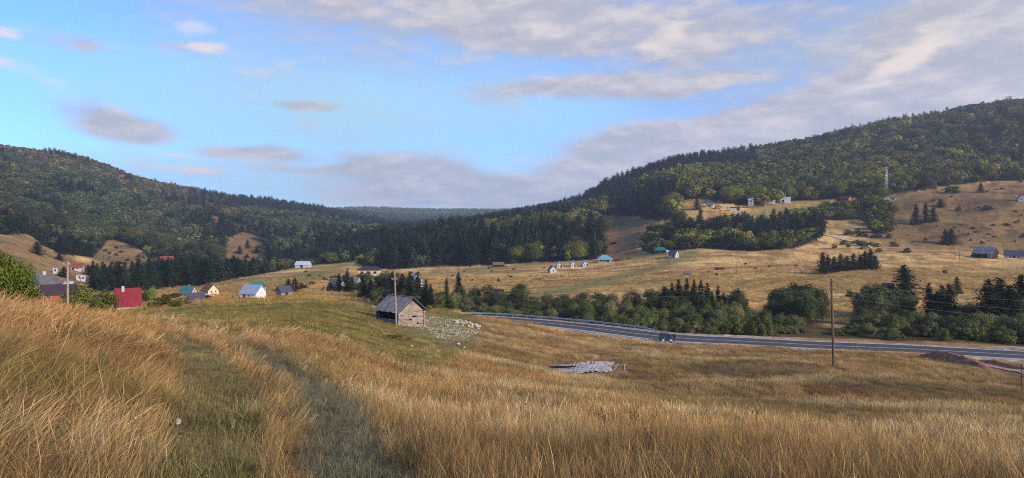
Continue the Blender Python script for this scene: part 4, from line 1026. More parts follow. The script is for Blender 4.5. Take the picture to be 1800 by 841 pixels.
# ------------------------------------------------------------------ houses
def house(name, label, cat, u, Y, L, W, wh, rh, rot, wm, rm, over=.4, group=None, wins=(), doors=(), chim=None, hip=0., sink=1.0, raise_=0., winframe=None, porch=None, gablem=None):
    """a gabled (or hipped) building: local x runs along the ridge; rot in degrees"""
    rot = rot - math.degrees(math.atan((u - U0) / F))      # given relative to facing the viewpoint
    x, y = at(u, Y); zs = [h1(x + math.cos(math.radians(rot)) * a * L / 2 - math.sin(math.radians(rot)) * b * W / 2, y + math.sin(math.radians(rot)) * a * L / 2 + math.cos(math.radians(rot)) * b * W / 2) for a in (-1, 0, 1) for b in (-1, 0, 1)]
    z = max(zs) * .4 + min(zs) * .6 + raise_
    t = thing(name, label, cat, (x, y, z), math.radians(rot), group)
    KEEPOUT.append((x, y, max(L, W) * .55))
    w = MB(); poly = [(-W/2, -sink), (W/2, -sink), (W/2, wh), (0, wh + rh), (-W/2, wh)]
    if hip: w.box((0, 0, (wh - sink) / 2), (L, W, wh + sink))
    else: w.prism(poly, 'x', -L/2, L/2)
    w.build('wall', wm, t)
    th = .14; sl = rh / (W / 2); e = over
    r = MB()
    if hip:
        a, b = L/2 + e, W/2 + e; zz = wh - .02; hx = L/2 * (1 - hip)
        vs = [(-a,-b,zz),(a,-b,zz),(a,b,zz),(-a,b,zz),(-hx,0,wh+rh),(hx,0,wh+rh)]
        lo = [(p[0], p[1], zz - th) for p in vs[:4]]
        r.add(vs + lo, [(0,1,5,4),(1,2,5),(2,3,4,5),(3,0,4),(6,9,8,7),(0,6,7,1),(1,7,8,2),(2,8,9,3),(3,9,6,0)])
    else:
        yo = W/2 + e; zo = wh - e * sl
        top = [(-yo, zo + th), (0, wh + rh + th * 1.25), (yo, zo + th), (yo, zo + .012), (0, wh + rh + .012), (-yo, zo + .012)]
        r.prism(top, 'x', -L/2 - e * .8, L/2 + e * .8)
    rf = r.build('roof', rm, t)
    if chim:
        cm = MB(); cm.box((chim[0], chim[1], wh + rh * .8), (.55, .55, 1.9 if rh < 3 else 2.6)); cm.build('chimney', chim[2] if len(chim) > 2 else M_BRICK, rf)
    def onface(f, s, zc, ww, h_, d, out):
        if f in 'ab': sg = -1 if f == 'a' else 1; return (s, sg * (W/2 + out), zc), (ww, d, h_)
        sg = -1 if f == 'c' else 1; return (sg * (L/2 + out), s, zc), (d, ww, h_)
    for (f, s, zc, ww, h_) in wins:
        c, sz = onface(f, s, zc, ww, h_, .06, .028); m = MB(); m.box(c, sz); fr = m.build('window', winframe or M_WHITE, t)
        c, sz = onface(f, s, zc, ww - .16, h_ - .16, .06, .045); m = MB(); m.box(c, sz); m.build('pane', M_GLASS, fr)
    for (f, s, ww, h_) in doors:
        c, sz = onface(f, s, h_ / 2, ww, h_, .08, .03); m = MB(); m.box(c, sz); m.build('door', M_DARKWOOD, t)
    if porch:       # (face a, depth, height, n posts, material)
        dp, hp, npst, pm = porch
        m = MB(); m.box((0, -W/2 - dp/2, hp), (L + .6, dp, .14)); m.build('porch_roof', rm, t)
        for k in range(npst):
            m = MB(); m.box((-L/2 + .2 + (L - .4) * k / (npst - 1), -W/2 - dp + .15, hp / 2 - .35), (.16, .16, hp + .6)); m.build('post', pm, t)
    return t

def log_barn():
    """the grey log hay barn in the middle distance"""
    L, W, wh, rh = 5.2, 4.5, 2.15, 1.75; rot = -44
    x, y = at(704, 94.5); ca, sa = math.cos(math.radians(rot)), math.sin(math.radians(rot))
    z = h1(x, y) + .12
    t = thing('log_barn', 'weathered grey log hay barn with steep board roof and pink planked gable', 'barn', (x, y, z), math.radians(rot))
    KEEPOUT.append((x, y, 4.1)); g = random.Random(9)
    # long wall facing the track: pale lower logs, dark open gap above
    m = MB()
    for k in range(-2, 5): m.tube([(-L/2 - .18, -W/2, .08 + k * .2), (0, -W/2 + g.uniform(-.02, .02), .1 + k * .2), (L/2 - .35, -W/2, .09 + k * .2)], .108, 8)
    m.build('log_wall', M_GREYWOOD, t)
    m = MB(); m.box((0, -W/2 + .55, wh/2 - .2), (L - .3, .12, wh + .4)); m.build('shade_backing', M_VOID, t)  # near-black board set back as painted shade below the eave
    for s in (-L/2 + .1, -L/2 + 1.6, .4, L/2 - .55):
        m = MB(); m.box((s, -W/2 + .04, wh/2), (.14, .14, wh - .05)); m.build('post', M_DARKWOOD, t)
    m = MB()
    for k in range(-2, 10): m.tube([(-L/2 - .2, W/2, .1 + k * .215), (L/2 - .12, W/2, .1 + k * .215)], .115, 8)
    m.build('log_wall', M_GREYWOOD, t)
    m = MB(); m.prism([(-W/2 + .1, -.3), (W/2 - .1, -.3), (W/2 - .1, wh), (0, wh + rh - .15), (-W/2 + .1, wh)], 'x', -L/2 + .02, -L/2 + .2); m.build('gable_wall', M_GREYWOOD, t)
    # the gable towards the stones: separate planks, some short, some gone
    m = MB(); m.prism([(-W/2 + .05, -.4), (W/2 - .05, -.4), (W/2 - .05, wh), (0, wh + rh - .12), (-W/2 + .05, wh)], 'x', L/2 - .3, L/2 - .2); m.build('gable_shade_backing', M_VOID, t)  # near-black backing, so the plank gaps look like shaded holes
    m = MB(); hgt = .2; k = 0; zc = -.45
    while zc < wh + rh - .35:
        hw = W/2 - .02 if zc + hgt < wh else (W/2) * (1 - (zc + hgt - wh) / rh) - .03
        spans = [(-hw, hw)]
        if k in (5, 6): spans = [(-hw, -.45), (.05, hw)] if k == 6 else [(-hw, hw)]
        if k == 8: spans = [(-hw, .1), (.85, hw)]
        if k == 3: spans = [(-hw, .9), (1.3, hw)]
        if k == 1: spans = [(-hw * .98, .4), (.55, hw)]
        if k >= 12: spans = [(-hw, hw)] if hw > .2 else []
        for a, b in spans:
            c = (a + b) / 2; R3 = Matrix.Rotation(g.uniform(-.018, .018), 3, 'X')
            m.box((L/2 - .12 + g.uniform(-.02, .02), c, zc + hgt / 2), (.05, b - a, hgt * g.uniform(.84, .97)), R3)
        zc += hgt; k += 1
    m.build('plank_gable', M_PINKWOOD, t)
    for s in (-1, 1):
        m = MB(); m.box((L/2 - .05, s * (W/2 - .04), wh/2 - .2), (.2, .2, wh + .4)); m.build('corner_post', M_PINKWOOD, t)
    sl = rh / (W/2); ov = .3
    for s in (-1, 1):
        m = MB(); n = 26
        for k in range(n):       # roof boards running from ridge to eave, each a little uneven
            xx = -L/2 - .35 + (L + .7) * (k + .5) / n; e = ov + g.uniform(-.06, .09); lift = g.uniform(0, .025)
            p0 = Vector((xx, 0, wh + rh + .07 + lift)); p1 = Vector((xx, s * (W/2 + e), wh - e * sl + .07 + lift))
            d = (p1 - p0); mid = (p0 + p1) / 2
            q = Matrix((Vector((1, 0, 0)), d.normalized(), Vector((1, 0, 0)).cross(d.normalized()))).transposed()
            m.box(mid, ((L + .7) / n * 1.04, d.length, .035), q)
        m.build('roof', M_SHINGLE, t)
    m = MB(); m.box((0, 0, wh + rh + .11), (L + .8, .22, .06)); m.build('ridge_board', M_GREYWOOD, t)
    m = MB()
    for s in (-1, 1): m.bar((L/2 + .3, 0, wh + rh - .02), (L/2 + .3, s * (W/2 + .4), wh - .4 * sl - .02), .05, .16)
    m.build('barge_board', M_DARKWOOD, t)
log_barn()

def pole(label, u, Y, vtop, r, m, lean=(0, 0), cross=None, kind='utility_pole', group=None, cat='pole'):
    x, y = at(u, Y); z = h1(x, y); h = EYE + (V0 - vtop) * Y / F - z
    t = thing(kind, label, cat, (x, y, z), 0, group)
    mb = MB(); mb.tube([(0, 0, -.4), (lean[0] * .5, lean[1] * .5, h * .5), (lean[0], lean[1], h)], [r * 1.15, r, r * .8], 8); mb.build('shaft', m, t)
    if cross:
        for k, (dz, w) in enumerate(cross):
            mb = MB(); mb.box((lean[0], -r - .03, h - dz), (w, .08, .1)); mb.build('crossarm', m, t)
            for s in (-.9, .9):
                mb = MB(); mb.tube([(lean[0] + s * w / 2, -r - .03, h - dz + .05), (lean[0] + s * w / 2, -r - .03, h - dz + .13), (lean[0] + s * w / 2, -r - .03, h - dz + .2)], [.03, .05, .03], 8); mb.build('insulator', M_WHITE, t)
    return Vector((x + lean[0], y + lean[1], z + h))
PT_MID = pole('tall bare wooden pole in front of the log barn', 697, 86, 478, .10, M_POLE, (-.25, 0), ((.9, .7),))
PT_R = pole('brown utility pole standing before the road at right', 1466, 68, 490, .13, M_POLED, (-.28, 0), ((.25, .6), (1.0, .5)))
PT_L = pole('pale wooden pole among the left grass and bush', 119.5, 62, 459, .10, M_POLE, (-.03, 0), ((.35, .6),))
PT_T = pole('thin weathered pole on the mown meadow', 572, 112, 492, .07, M_POLE, (.1, 0))
PT_F = pole('thin dark pole beside the spruces near the white house', 517, 205, 477, .08, M_POLED)
PT_G = pole('short dark pole left of the thin one near the white house', 485, 205, 497, .08, M_POLED)
pole('brown pole left of the right-hand barn', 1688, 322, 441, .12, M_POLED, (-.6, 0))
pole('dark pole on the golden slope, nearer the rusty trailer', 1295, 300, 463, .10, M_POLED)
pole('dark pole on the golden slope, farther from the rusty trailer', 1332, 290, 466, .11, M_POLED)
pole('thin pale pole right of the lattice mast', 1594, 556, 338, .12, M_POLE)
pole('thin pale pole high on the brown hill', 1698, 540, 336, .12, M_POLE)
pole('white pole left of the grey shed on the upper meadow', 1244, 590, 368, .13, M_WHITE)
pole('white pole beside two dark spruces on the upper meadow', 1303, 600, 364, .13, M_WHITE)
pole('white pole between two pale sheds on the upper meadow', 1365, 612, 360, .13, M_WHITE)
pole('thin pale pole alone on the upper meadow', 1437, 600, 356, .12, M_POLE)
pole('pale lamp pole at the wood edge beyond the white house', 495, 470, 466, .14, M_POLE)
pole('pale pole at the wood edge near the small white shed', 478, 470, 466, .14, M_POLE)

def cable(label, A, B, sag, r=.012, group=None):
    m = MB(); n = 18; pts = []
    for k in range(n + 1):
        t = k / n; p = Vector(A) * (1 - t) + Vector(B) * t; p.z -= sag * 4 * t * (1 - t); pts.append(p)
    m.tube(pts, r, 5); o = m.build('power_line', M_WIRE); tag(o, label, 'cable', group)
FAR_R = Vector((at(2300, 60)[0], 60, EYE - 5.5))
for k, dz in enumerate((-.3, -1.0, -1.7)):
    cable('%s wire running from the brown utility pole to the right' % ('uppermost', 'middle', 'lowest')[k], PT_R + Vector((0, -.15, dz)), FAR_R + Vector((0, 0, dz * 1.6)), .9, .009, 'wires right of the utility pole')
for k, dz in enumerate((-.25, -1.0)):
    cable('%s thin wire strung between log barn pole and brown utility pole' % ('upper', 'lower')[k], PT_MID + Vector((0, -.15, -.9 + dz * .4)), PT_R + Vector((0, -.15, dz)), 1.3, .010, 'wires between the two poles')
cable('thin wire strung between log barn pole and the meadow pole', PT_MID + Vector((0, -.15, -1.1)), PT_T + Vector((0, 0, -.1)), .5, .010)

# ------------------------------------------------------------------ stones
def stones():
    g = random.Random(14)
    for k in range(64):
        a = g.uniform(0, 1); u = 795 + 48 * a + g.uniform(-5, 5); Y = 106 + g.gauss(0, 1.1) - 2.5 * a
        p = ground(u, Y); s = g.uniform(.18, .42) * (1.1 if k < 20 else .85)
        m = MB(); m.rock((0, 0, 0), (s, s * g.uniform(.7, 1), s * g.uniform(.55, .85)), g)
        hill = .55 * math.exp(-((u - 819) / 20) ** 2 - ((Y - 104.5) / 1.3) ** 2)
        o = m.build('stone', M_STONE, None, False, (p.x, p.y, p.z + s * .3 + hill)); tag(o, 'pale rough stone in the heap right of the log barn', 'stone', 'heap of pale stones by the log barn')
    for (u, v, s) in ((729, 571, .3), (806, 606, .28), (769, 618, .2), (1072, 656, .0), (816, 612, .22), (724, 609, .16)):
        if not s: continue
        p = hit(u, v, 40, 140); m = MB(); m.rock((0, 0, 0), (s, s * .8, s * .6), g); o = m.build('stone', M_STONE, None, False, (p.x, p.y, p.z + s * .25))
        tag(o, 'single pale stone lying in the grass near the log barn', 'stone', 'single stones near the log barn')
    # rubble too small to count
    m = MB(); n = 0
    poly = [(722,576),(742,566),(790,566),(800,574),(846,580),(842,592),(800,606),(790,614),(770,612),(748,594),(728,588)]
    while n < 1200:
        u = g.uniform(715, 850); v = g.uniform(562, 616)
        if not inpoly(np.array([u + g.gauss(0, 5)]), np.array([v + g.gauss(0, 2)]), poly)[0]: continue
        Y = float(np.interp(v, [562, 572, 590, 616], [112, 104, 90, 74])); p = ground(u, Y); s = g.uniform(.035, .12) * (1.4 if g.random() < .12 else 1)
        m.rock((p.x, p.y, p.z + s * .3), (s, s * .8, s * .6), g); n += 1
    o = m.build('stone_rubble', M_STONE); tag(o, 'small pale stones strewn thickly over the grass beside the log barn', 'rubble', kind='stuff')
    # flat stone in the track, and clods
    p = hit(313, 757, 3, 20); KEEPOUT.append((p.x, p.y, .22)); KEEPOUT.append((p.x + .1, p.y - .3, .2)); KEEPOUT.append((p.x + .2, p.y - .55, .16)); m = MB(); m.rock((0, 0, 0), (.12, .035, .02), g); o = m.build('stone', M_STONE, None, False, (p.x, p.y, p.z + .10)); tag(o, 'flat white stone lying in the trodden track', 'stone')
    for u, v, s in ((1468, 624, .3), (1072, 653, .34), (1062, 651, .2)):
        p = hit(u, v, 40, 140); m = MB(); m.rock((0, 0, 0), (s, s * .8, s * .75), g); o = m.build('stone', M_STONE, None, False, (p.x, p.y, p.z + s * .35))
        tag(o, {1468: 'pale block at the foot of the brown utility pole', 1072: 'large white stone at the end of the collapsed shed', 1062: 'smaller white stone at the end of the collapsed shed'}[u], 'stone')
stones()

def collapsed_shed():
    x, y = at(1012, 64); z = h1(x, y) + .12; KEEPOUT.append((x, y - .3, 2.6)); KEEPOUT.append((x + 2, y, 1.8)); KEEPOUT.append((x - 2.4, y - .2, 1.6)); g = random.Random(4)
    t = thing('collapsed_shed', 'collapsed grey plank roof lying low in the grass', 'collapsed shed', (x, y, z), math.radians(4))
    # roof slab: runs right-left, tilted up to the back, warped
    def S(a, b):      # a along (-1..1), b up the slope (0..1)
        return Vector((a * 3.0 + b * .95 + (b - .5) * .2 * a, b * 2.3 - 1.0, .24 + b * .56 + .10 * math.sin(a * 3 + b) - .12 * (1 - a) * .5 + .06 * a))
    m = MB(); n = 34
    for k in range(n):
        a0 = -1 + 2 * k / n; a1 = a0 + 2 / n * g.uniform(.9, .99); b0 = g.uniform(-.06, .08); b1 = g.uniform(.92, 1.04) if g.random() < .88 else g.uniform(.6, .85); l = g.uniform(0, .05)
        P = [S(a0, b0), S(a1, b0 + g.uniform(-.03, .03)), S(a1, b1), S(a0, b1 + g.uniform(-.03, .03))]
        m.add([p + Vector((0, 0, l)) for p in P] + [p + Vector((0, 0, l - .04)) for p in P], [(0,1,2,3),(7,6,5,4),(0,4,5,1),(1,5,6,2),(2,6,7,3),(3,7,4,0)])
    m.build('roof_boards', mat('bleached roof boards', lin(170,162,152), .9, .55, 7, (6, .5, 6), bump=.6, dirt=tuple(lin(84,82,88))), t)
    for b in (.1, .5, .9):
        m = MB(); m.bar(S(-1.02, b) + Vector((0, 0, .09)), S(1.0, b) + Vector((0, 0, .09)), .09, .05); m.build('batten', M_GREYWOOD, t)
    m = MB(); m.bar(S(-1.0, .02) - Vector((0, 0, .12)), S(1.02, .02) - Vector((0, 0, .12)), .14, .12); m.build('eave_beam', M_DARKWOOD, t)
    for a, b in (((3.2, .1, .66), (4.9, .2, .72)), ((4.7, .15, .75), (4.75, -.1, .0)), ((3.3, -.9, .15), (4.2, .5, .75)), ((-3.6, -1.15, .02), (-2.9, -.8, .32)), ((-3.2, -1.2, .0), (-2.6, -.8, .3)), ((3.6, -.7, .2), (4.9, -1.0, .25))):
        m = MB(); m.bar(a, b, .09, .09); m.build('rafter', M_GREYWOOD, t)
    m = MB(); m.box((.2, .5, .2), (5.4, .12, .8)); m.box((-.2, -.2, .02), (5.2, 1.4, .1)); m.build('inside_shade', M_VOID, t)  # near-black boxes put in as the shade beneath the fallen roof
collapsed_shed()

# ------------------------------------------------------------------ dug drive
def soil_heap():
    g = random.Random(8)
    def heap(nm, lab, pts, w, h):
        m = MB(); rows = []
        P = [ground(u, Y) for u, Y in pts]; n = 60
        for k in range(n + 1):
            t = k / n * (len(P) - 1); i = min(int(t), len(P) - 2); f = t - i; c = P[i].lerp(P[i + 1], f); d = (P[i + 1] - P[i]).normalized(); s = Vector((-d.y, d.x, 0))
            e = math.sin(math.pi * min(max(k / n, .0), 1)) ** .5
            row = []
            for q in range(-5, 6):
                a = q / 5; hh = h * e * max(0, 1 - a * a) * (0.6 + .8 * float(fbm(np.array([c.x * .9 + q]), np.array([c.y * .9]), 3, 3)[0])) - .12
                p = c + s * (a * w * (.5 + .5 * e)); row.append(Vector((p.x + g.uniform(-.06, .06), p.y, h1(p.x, p.y) + hh)))
            rows.append(row)
        vs = [p for r in rows for p in r]; fs = [(k * 11 + q, k * 11 + q + 11, k * 11 + q + 12, k * 11 + q + 1) for k in range(n) for q in range(10)]
        m.add(vs, fs); o = m.build(nm, M_SOIL, None, True); tag(o, lab, 'soil heap')
    heap('soil_heap', 'high end of dug brown soil bank beside the road', [(1614, 95), (1645, 93), (1690, 86), (1740, 76)], 1.4, 1.15)
    heap('soil_heap', 'low ridge of dug soil on the far side of the new drive', [(1700, 95), (1740, 91), (1790, 84), (1850, 74)], 1.0, .6)
    P = [ground(u, Y) for u, Y in ((1672, 98), (1715, 91), (1765, 82), (1830, 70))]
    m = MB(); N = 24; vs = []
    for k in range(N + 1):
        t = k / N * 3; i = min(int(t), 2); c = P[i].lerp(P[i + 1], t - i); d = (P[i + 1] - P[i]).normalized(); s = Vector((-d.y, d.x, 0))
        for q in (-1.4, -.7, 0, .7, 1.4):
            p = c + s * q; vs.append((p.x, p.y, h1(p.x, p.y) + .06))
    m.add(vs, [(k * 5 + q, k * 5 + q + 5, k * 5 + q + 6, k * 5 + q + 1) for k in range(N) for q in range(4)])
    o = m.build('dirt_drive', mat('packed pale soil', lin(164,130,104), 1, .25, 1.5, bump=.5), None, True); tag(o, 'packed pale soil drive leading off the road at right', 'drive', kind='structure')
    # dirt lane on the hillside
    pts = [hit(u, v, 300, 620) for u, v in ((1448, 412), (1475, 419), (1500, 425), (1526, 431), (1534, 438))]
    m = MB(); vs = []
    for k, p in enumerate(pts):
        for q in (-3.2, 3.2): vs.append((p.x + q * .25, p.y + q, h1(p.x + q * .25, p.y + q) + .35))
    m.add(vs, [(2 * k, 2 * k + 2, 2 * k + 3, 2 * k + 1) for k in range(len(pts) - 1)])
    o = m.build('dirt_lane', mat('pale dirt lane', lin(196,172,142), 1, .15, .5, bump=.2)); tag(o, 'pale dirt lane slanting across the hillside', 'lane', kind='structure')
soil_heap()

# ------------------------------------------------------------------ car and person
def car():
    x, y = at(1170, 117.2); z = h1(x, y)
    z = max(z, ROADZ + EYE - .1)
    t = thing('parked_car', 'dark blue car parked on the verge with both front doors swung open', 'car', (x, y, z), math.radians(-96))
    KEEPOUT.append((x, y, 2.6))
    paint = mat('dark blue car paint', lin(40,46,70), .35, .08, 2, bump=0, spec=.6, metal=.2); tyre = mat('tyre rubber', lin(26,26,28), .9, .1, 3, bump=0); rim = mat('alloy rim', lin(150,152,158), .4, .1, 3, metal=.7, bump=0)
    lamp = mat('headlamp glass', lin(232,236,244), .15, .05, 1, bump=0); red = mat('tail lamp', lin(150,20,24), .3, .1, 1, bump=0); plate = mat('number plate', lin(220,220,220), .5, .05, 1, bump=0)
    # local x forward; length 4.3, width 1.8
    side = [(-2.1,.35),(-2.15,.7),(-2.08,1.0),(-1.2,1.02),(.75,.98),(1.7,.86),(2.08,.68),(2.15,.42),(2.05,.26),(-2.0,.26)]
    m = MB(); n = len(side)
    for yy, k in ((-.88, .98), (-.78, 1.0), (.78, 1.0), (.88, .98)):
        for px, pz in side: m.v.append((px * (1 if abs(yy) < .8 else .975), yy, .26 + (pz - .26) * (1 if abs(yy) < .8 else .93)))
    for r in range(3):
        for i in range(n): m.f.append((r * n + i, r * n + (i + 1) % n, (r + 1) * n + (i + 1) % n, (r + 1) * n + i))
    m.f.append(tuple(range(n))[::-1]); m.f.append(tuple(range(3 * n, 4 * n))); m.build('body', paint, t, False)
    m = MB(); lo = [(-1.95,.985),(.85,.975)]; up = [(-1.7,1.42),(.05,1.44)]
    m.add([(-1.95,-.8,.99),(.85,-.8,.975),(.1,-.62,1.42),(-1.6,-.62,1.44),(-1.95,.8,.99),(.85,.8,.975),(.1,.62,1.42),(-1.6,.62,1.44)], [(0,1,2,3),(7,6,5,4),(1,5,6,2),(4,0,3,7),(3,2,6,7)]); cab = m.build('cabin_glass', M_GLASS, t)
    m = MB(); m.box((-.75, 0, 1.455), (1.75, 1.28, .05)); m.build('roof', paint, t)
    for s in (-1, 1):
        for A, B, w, h in (((.87, s * .78, .98), (.1, s * .62, 1.44), .06, .06), ((-1.97, s * .78, 1.0), (-1.62, s * .62, 1.45), .1, .06), ((-.5, s * .805, .98), (-.55, s * .635, 1.44), .08, .04)):
            m = MB(); m.bar(A, B, w, h); m.build('pillar', paint, t)
    for sx in (1.32, -1.32):
        for s in (-1, 1):
            m = MB(); m.tube([(sx, s * .70, .31), (sx, s * .9, .31)], .31, 16); w = m.build('wheel', tyre, t)
            m = MB(); m.tube([(sx, s * .80, .31), (sx, s * .912, .31)], .19, 12); m.build('rim', rim, w)
    for s in (-1, 1):
        m = MB(); m.box((2.03, s * .62, .68), (.16, .36, .15)); m.build('headlight', lamp, t)
        m = MB(); m.box((-2.1, s * .7, .85), (.1, .2, .2)); m.build('tail_light', red, t)
        m = MB(); m.box((.62, s * 1.0, 1.05), (.12, .2, .14)); m.build('mirror', paint, t)
        # front doors swung open about their front hinge
        R3 = Matrix.Rotation(s * math.radians(-118), 3, 'Z')
        m = MB(); h = Vector((.72, s * .9, 0))
        m.add([h + R3 @ Vector(p) for p in ((0,0,.35),(1.05,0,.35),(1.1,0,.95),(0,0,.95),(0,.05,.35),(1.05,.05,.35),(1.1,.05,.95),(0,.05,.95))], [(0,1,2,3),(7,6,5,4),(0,4,5,1),(1,5,6,2),(2,6,7,3),(3,7,4,0)])
        d = m.build('door', paint, t)
        m = MB(); m.add([h + R3 @ Vector(p) for p in ((.25,.01,.955),(1.08,.01,.955),(1.0,.01,1.36),(.7,.01,1.38),(.25,.04,.955),(1.08,.04,.955),(1.0,.04,1.36),(.7,.04,1.38))], [(0,1,2,3),(7,6,5,4),(0,4,5,1),(1,5,6,2),(2,6,7,3),(3,7,4,0)]); m.build('door_window', M_GLASS, d)
    m = MB(); m.box((2.1, 0, .56), (.1, .9, .14)); m.build('grille', tyre, t)
    m = MB(); m.box((2.13, 0, .38), (.08, .52, .11)); m.build('number_plate', plate, t)
    return t
car()
def person():
    x, y = at(1185.5, 117.0); z = max(h1(x, y), ROADZ + EYE - .1)
    V = {'pelvis':(0,0,.93),'spine':(.02,-.03,1.15),'chest':(.04,-.06,1.34),'neck':(.05,-.09,1.49),'head':(.05,-.11,1.57),'crown':(.05,-.12,1.70),
         'hl':(.1,0,.9),'kl':(.12,-.03,.5),'al':(.12,.02,.1),'tl':(.13,-.14,.05),'hr':(-.1,0,.9),'kr':(-.12,-.02,.5),'ar':(-.12,.03,.1),'tr':(-.14,-.13,.05),
         'sl':(.21,-.05,1.38),'el':(.3,-.12,1.12),'wl':(.22,-.32,1.0),'fl':(.18,-.4,1.0),'sr':(-.13,-.05,1.38),'er':(-.28,-.18,1.14),'wr':(-.36,-.4,1.06),'fr':(-.38,-.49,1.06)}
    E = [('pelvis','spine'),('spine','chest'),('chest','neck'),('neck','head'),('head','crown'),('pelvis','hl'),('hl','kl'),('kl','al'),('al','tl'),('pelvis','hr'),('hr','kr'),('kr','ar'),('ar','tr'),
         ('chest','sl'),('sl','el'),('el','wl'),('wl','fl'),('chest','sr'),('sr','er'),('er','wr'),('wr','fr')]
    Rr = {'pelvis':.16,'spine':.15,'chest':.17,'neck':.055,'head':.085,'crown':.08,'hl':.1,'kl':.07,'al':.05,'tl':.045,'hr':.1,'kr':.07,'ar':.05,'tr':.045,'sl':.075,'el':.055,'wl':.04,'fl':.04,'sr':.075,'er':.055,'wr':.04,'fr':.04}
    ks = list(V); me = bpy.data.meshes.new('person'); me.from_pydata([V[k] for k in ks], [(ks.index(a), ks.index(b)) for a, b in E], [])
    o = link('person', me, None, (x, y, z)); o.rotation_euler = (0, 0, math.radians(-35)); o.scale = (1.02,) * 3
    sk = o.modifiers.new('skin', 'SKIN'); sv = me.skin_vertices[0].data
    for i, k in enumerate(ks): sv[i].radius = (Rr[k], Rr[k]); sv[i].use_root = k == 'pelvis'
    o.modifiers.new('smooth', 'SUBSURF').render_levels = 2
    m, t, bs = newmat('clothing'); tc = t.new('ShaderNodeTexCoord'); s = t.new('ShaderNodeSeparateXYZ'); t.link(tc.outputs['Object'], s.inputs[0])
    c = t.mix(t.math('GREATER_THAN', s.outputs[2], .9), lin(26,28,36), lin(64,28,40)); c = t.mix(t.math('GREATER_THAN', s.outputs[2], 1.5), c, lin(186,140,116)); c = t.mix(t.math('GREATER_THAN', s.outputs[2], 1.66), c, lin(40,30,26))
    t.link(c, bs.inputs['Base Color']); bs.inputs['Roughness'].default_value = .9; me.materials.append(m)
    tag(o, 'person in a maroon top and dark trousers standing at the open car door', 'person')
person()

# ------------------------------------------------------------------ the village on the left
house('house', 'low house with broad grey hipped roof half hidden by the grass bank', 'house', 64, 150, 8.4, 7, 2.4, 2.2, -14, M_PEACH, M_RGREY, hip=.5, raise_=3.4, chim=(1.6, -.3, M_WHITE), wins=[('a', -1, 1.4, .9, 1.0), ('a', 1.6, 1.4, .9, 1.0)], sink=4)
house('house', 'house with dark brown roof over orange brick, right of the hipped one', 'house', 103, 146, 6.0, 5.5, 2.0, 1.7, -6, M_BRICK, M_RDARK, raise_=1.9, wins=[('a', -1.5, 1.3, .9, .9), ('a', 1.2, 1.3, .9, .9)], sink=4)
house('roof_cabin', 'steep bright red roofed cabin whose roof reaches the ground', 'cabin', 225, 150, 4.8, 4.4, .3, 3.5, 4, M_WHITE, M_RRED, over=.25, raise_=.6, chim=(-1.0, -.2, M_SNOWCAP), wins=[('d', 0, 1.6, .9, .9)], sink=3)
house('house', 'small cream house with teal roof and warm gable', 'house', 331, 222, 4.2, 3.6, 2.1, 2.0, -35, M_PEACH, M_RTEAL, wins=[('d', 0, 1.2, .7, .8), ('d', 0, 2.7, .5, .6), ('a', 0, 1.2, .8, .8)], sink=3, chim=(0, .4))
house('shed', 'dark slate roofed shed behind the wide green bush', 'shed', 344, 165, 3.5, 2.8, .9, 1.9, -8, M_DARKWOOD, M_RSLATE, sink=3, raise_=-.5, doors=[('d', 0, .9, 1.0)])
house('house', 'little brown roofed house with pale gable, two small windows', 'house', 369, 250, 5.6, 4.0, 1.5, 2.2, -65, M_CREAM, M_RBROWN, wins=[('d', -.8, 1.1, .6, .7), ('d', .8, 1.1, .6, .7)], sink=3)
house('house', 'white planked house with blue sheet roof at the meadow edge', 'house', 445, 188, 5.2, 4.4, 1.7, 2.0, -38, mat('white lime planks', lin(226,218,206), .9, .25, 4, (.5, .5, 6), bump=.4, dirt=tuple(lin(110,104,100))), M_RBLUE, wins=[('a', .4, 1.0, .7, .8)], doors=[('a', -1.2, .9, 1.5)], sink=3)
house('shed', 'dark grey wooden shed among spruces right of the white house', 'shed', 499, 222, 4.0, 3.4, 2.0, 1.5, 30, M_GREYWOOD, M_RSLATE, doors=[('a', 0, .9, 1.7)], sink=3)
house('cabin', 'small green roofed cabin behind the white house ridge', 'cabin', 452, 262, 4.2, 3.6, 1.9, 2.2, -30, M_RGREEN, M_RGREEN, sink=3, wins=[('a', 0, 1.1, .7, .7)], porch=(1.2, 1.5, 2, M_TIMBER))
house('shed', 'flat pale shed right beside the small green cabin', 'shed', 458, 256, 3.6, 2.6, 1.5, .35, -5, M_WHITE, M_RPALE, sink=3, doors=[('a', 0, .8, 1.3)])
house('shed', 'white shed in front of the dark wood above green cabin', 'shed', 468, 480, 9, 6, 3.0, 1.6, 5, M_WHITE, M_RPALE, sink=4, doors=[('a', 1, 1.6, 2.2)])
house('shed', 'pale grey shed at the wood edge on the field crest', 'shed', 533, 497, 10, 7, 2.4, 2.2, -20, M_SNOWCAP, M_RPALE, sink=5, doors=[('a', 0, 2, 2)])
house('cottage', 'red roofed cottage beside the leaning pole on the left field', 'cottage', 131, 380, 8.5, 6, 1.6, 2.4, -12, M_SNOWCAP, M_RRUST, sink=4, wins=[('a', -2, 1.4, 1.2, 1.2), ('a', 2, 1.4, 1.2, 1.2)], doors=[('a', 0, 1, 2)])
house('cottage', 'red walled cottage below the left wood with white base', 'cottage', 293, 500, 9, 7, 3.0, 2.4, 10, M_RRED, M_RRUST, sink=4, wins=[('a', -2, 1.6, 1.3, 1.3), ('a', 2, 1.6, 1.3, 1.3)], doors=[('a', 0, 1.1, 2)])
house('shed', 'dark grey ridge-roofed shed behind the broad green bush', 'shed', 187, 150, 5.4, 4.4, 1.6, 1.8, -40, M_GREYWOOD, M_RSLATE, sink=3, raise_=-.4, doors=[('a', 0, 1, 1.4)])
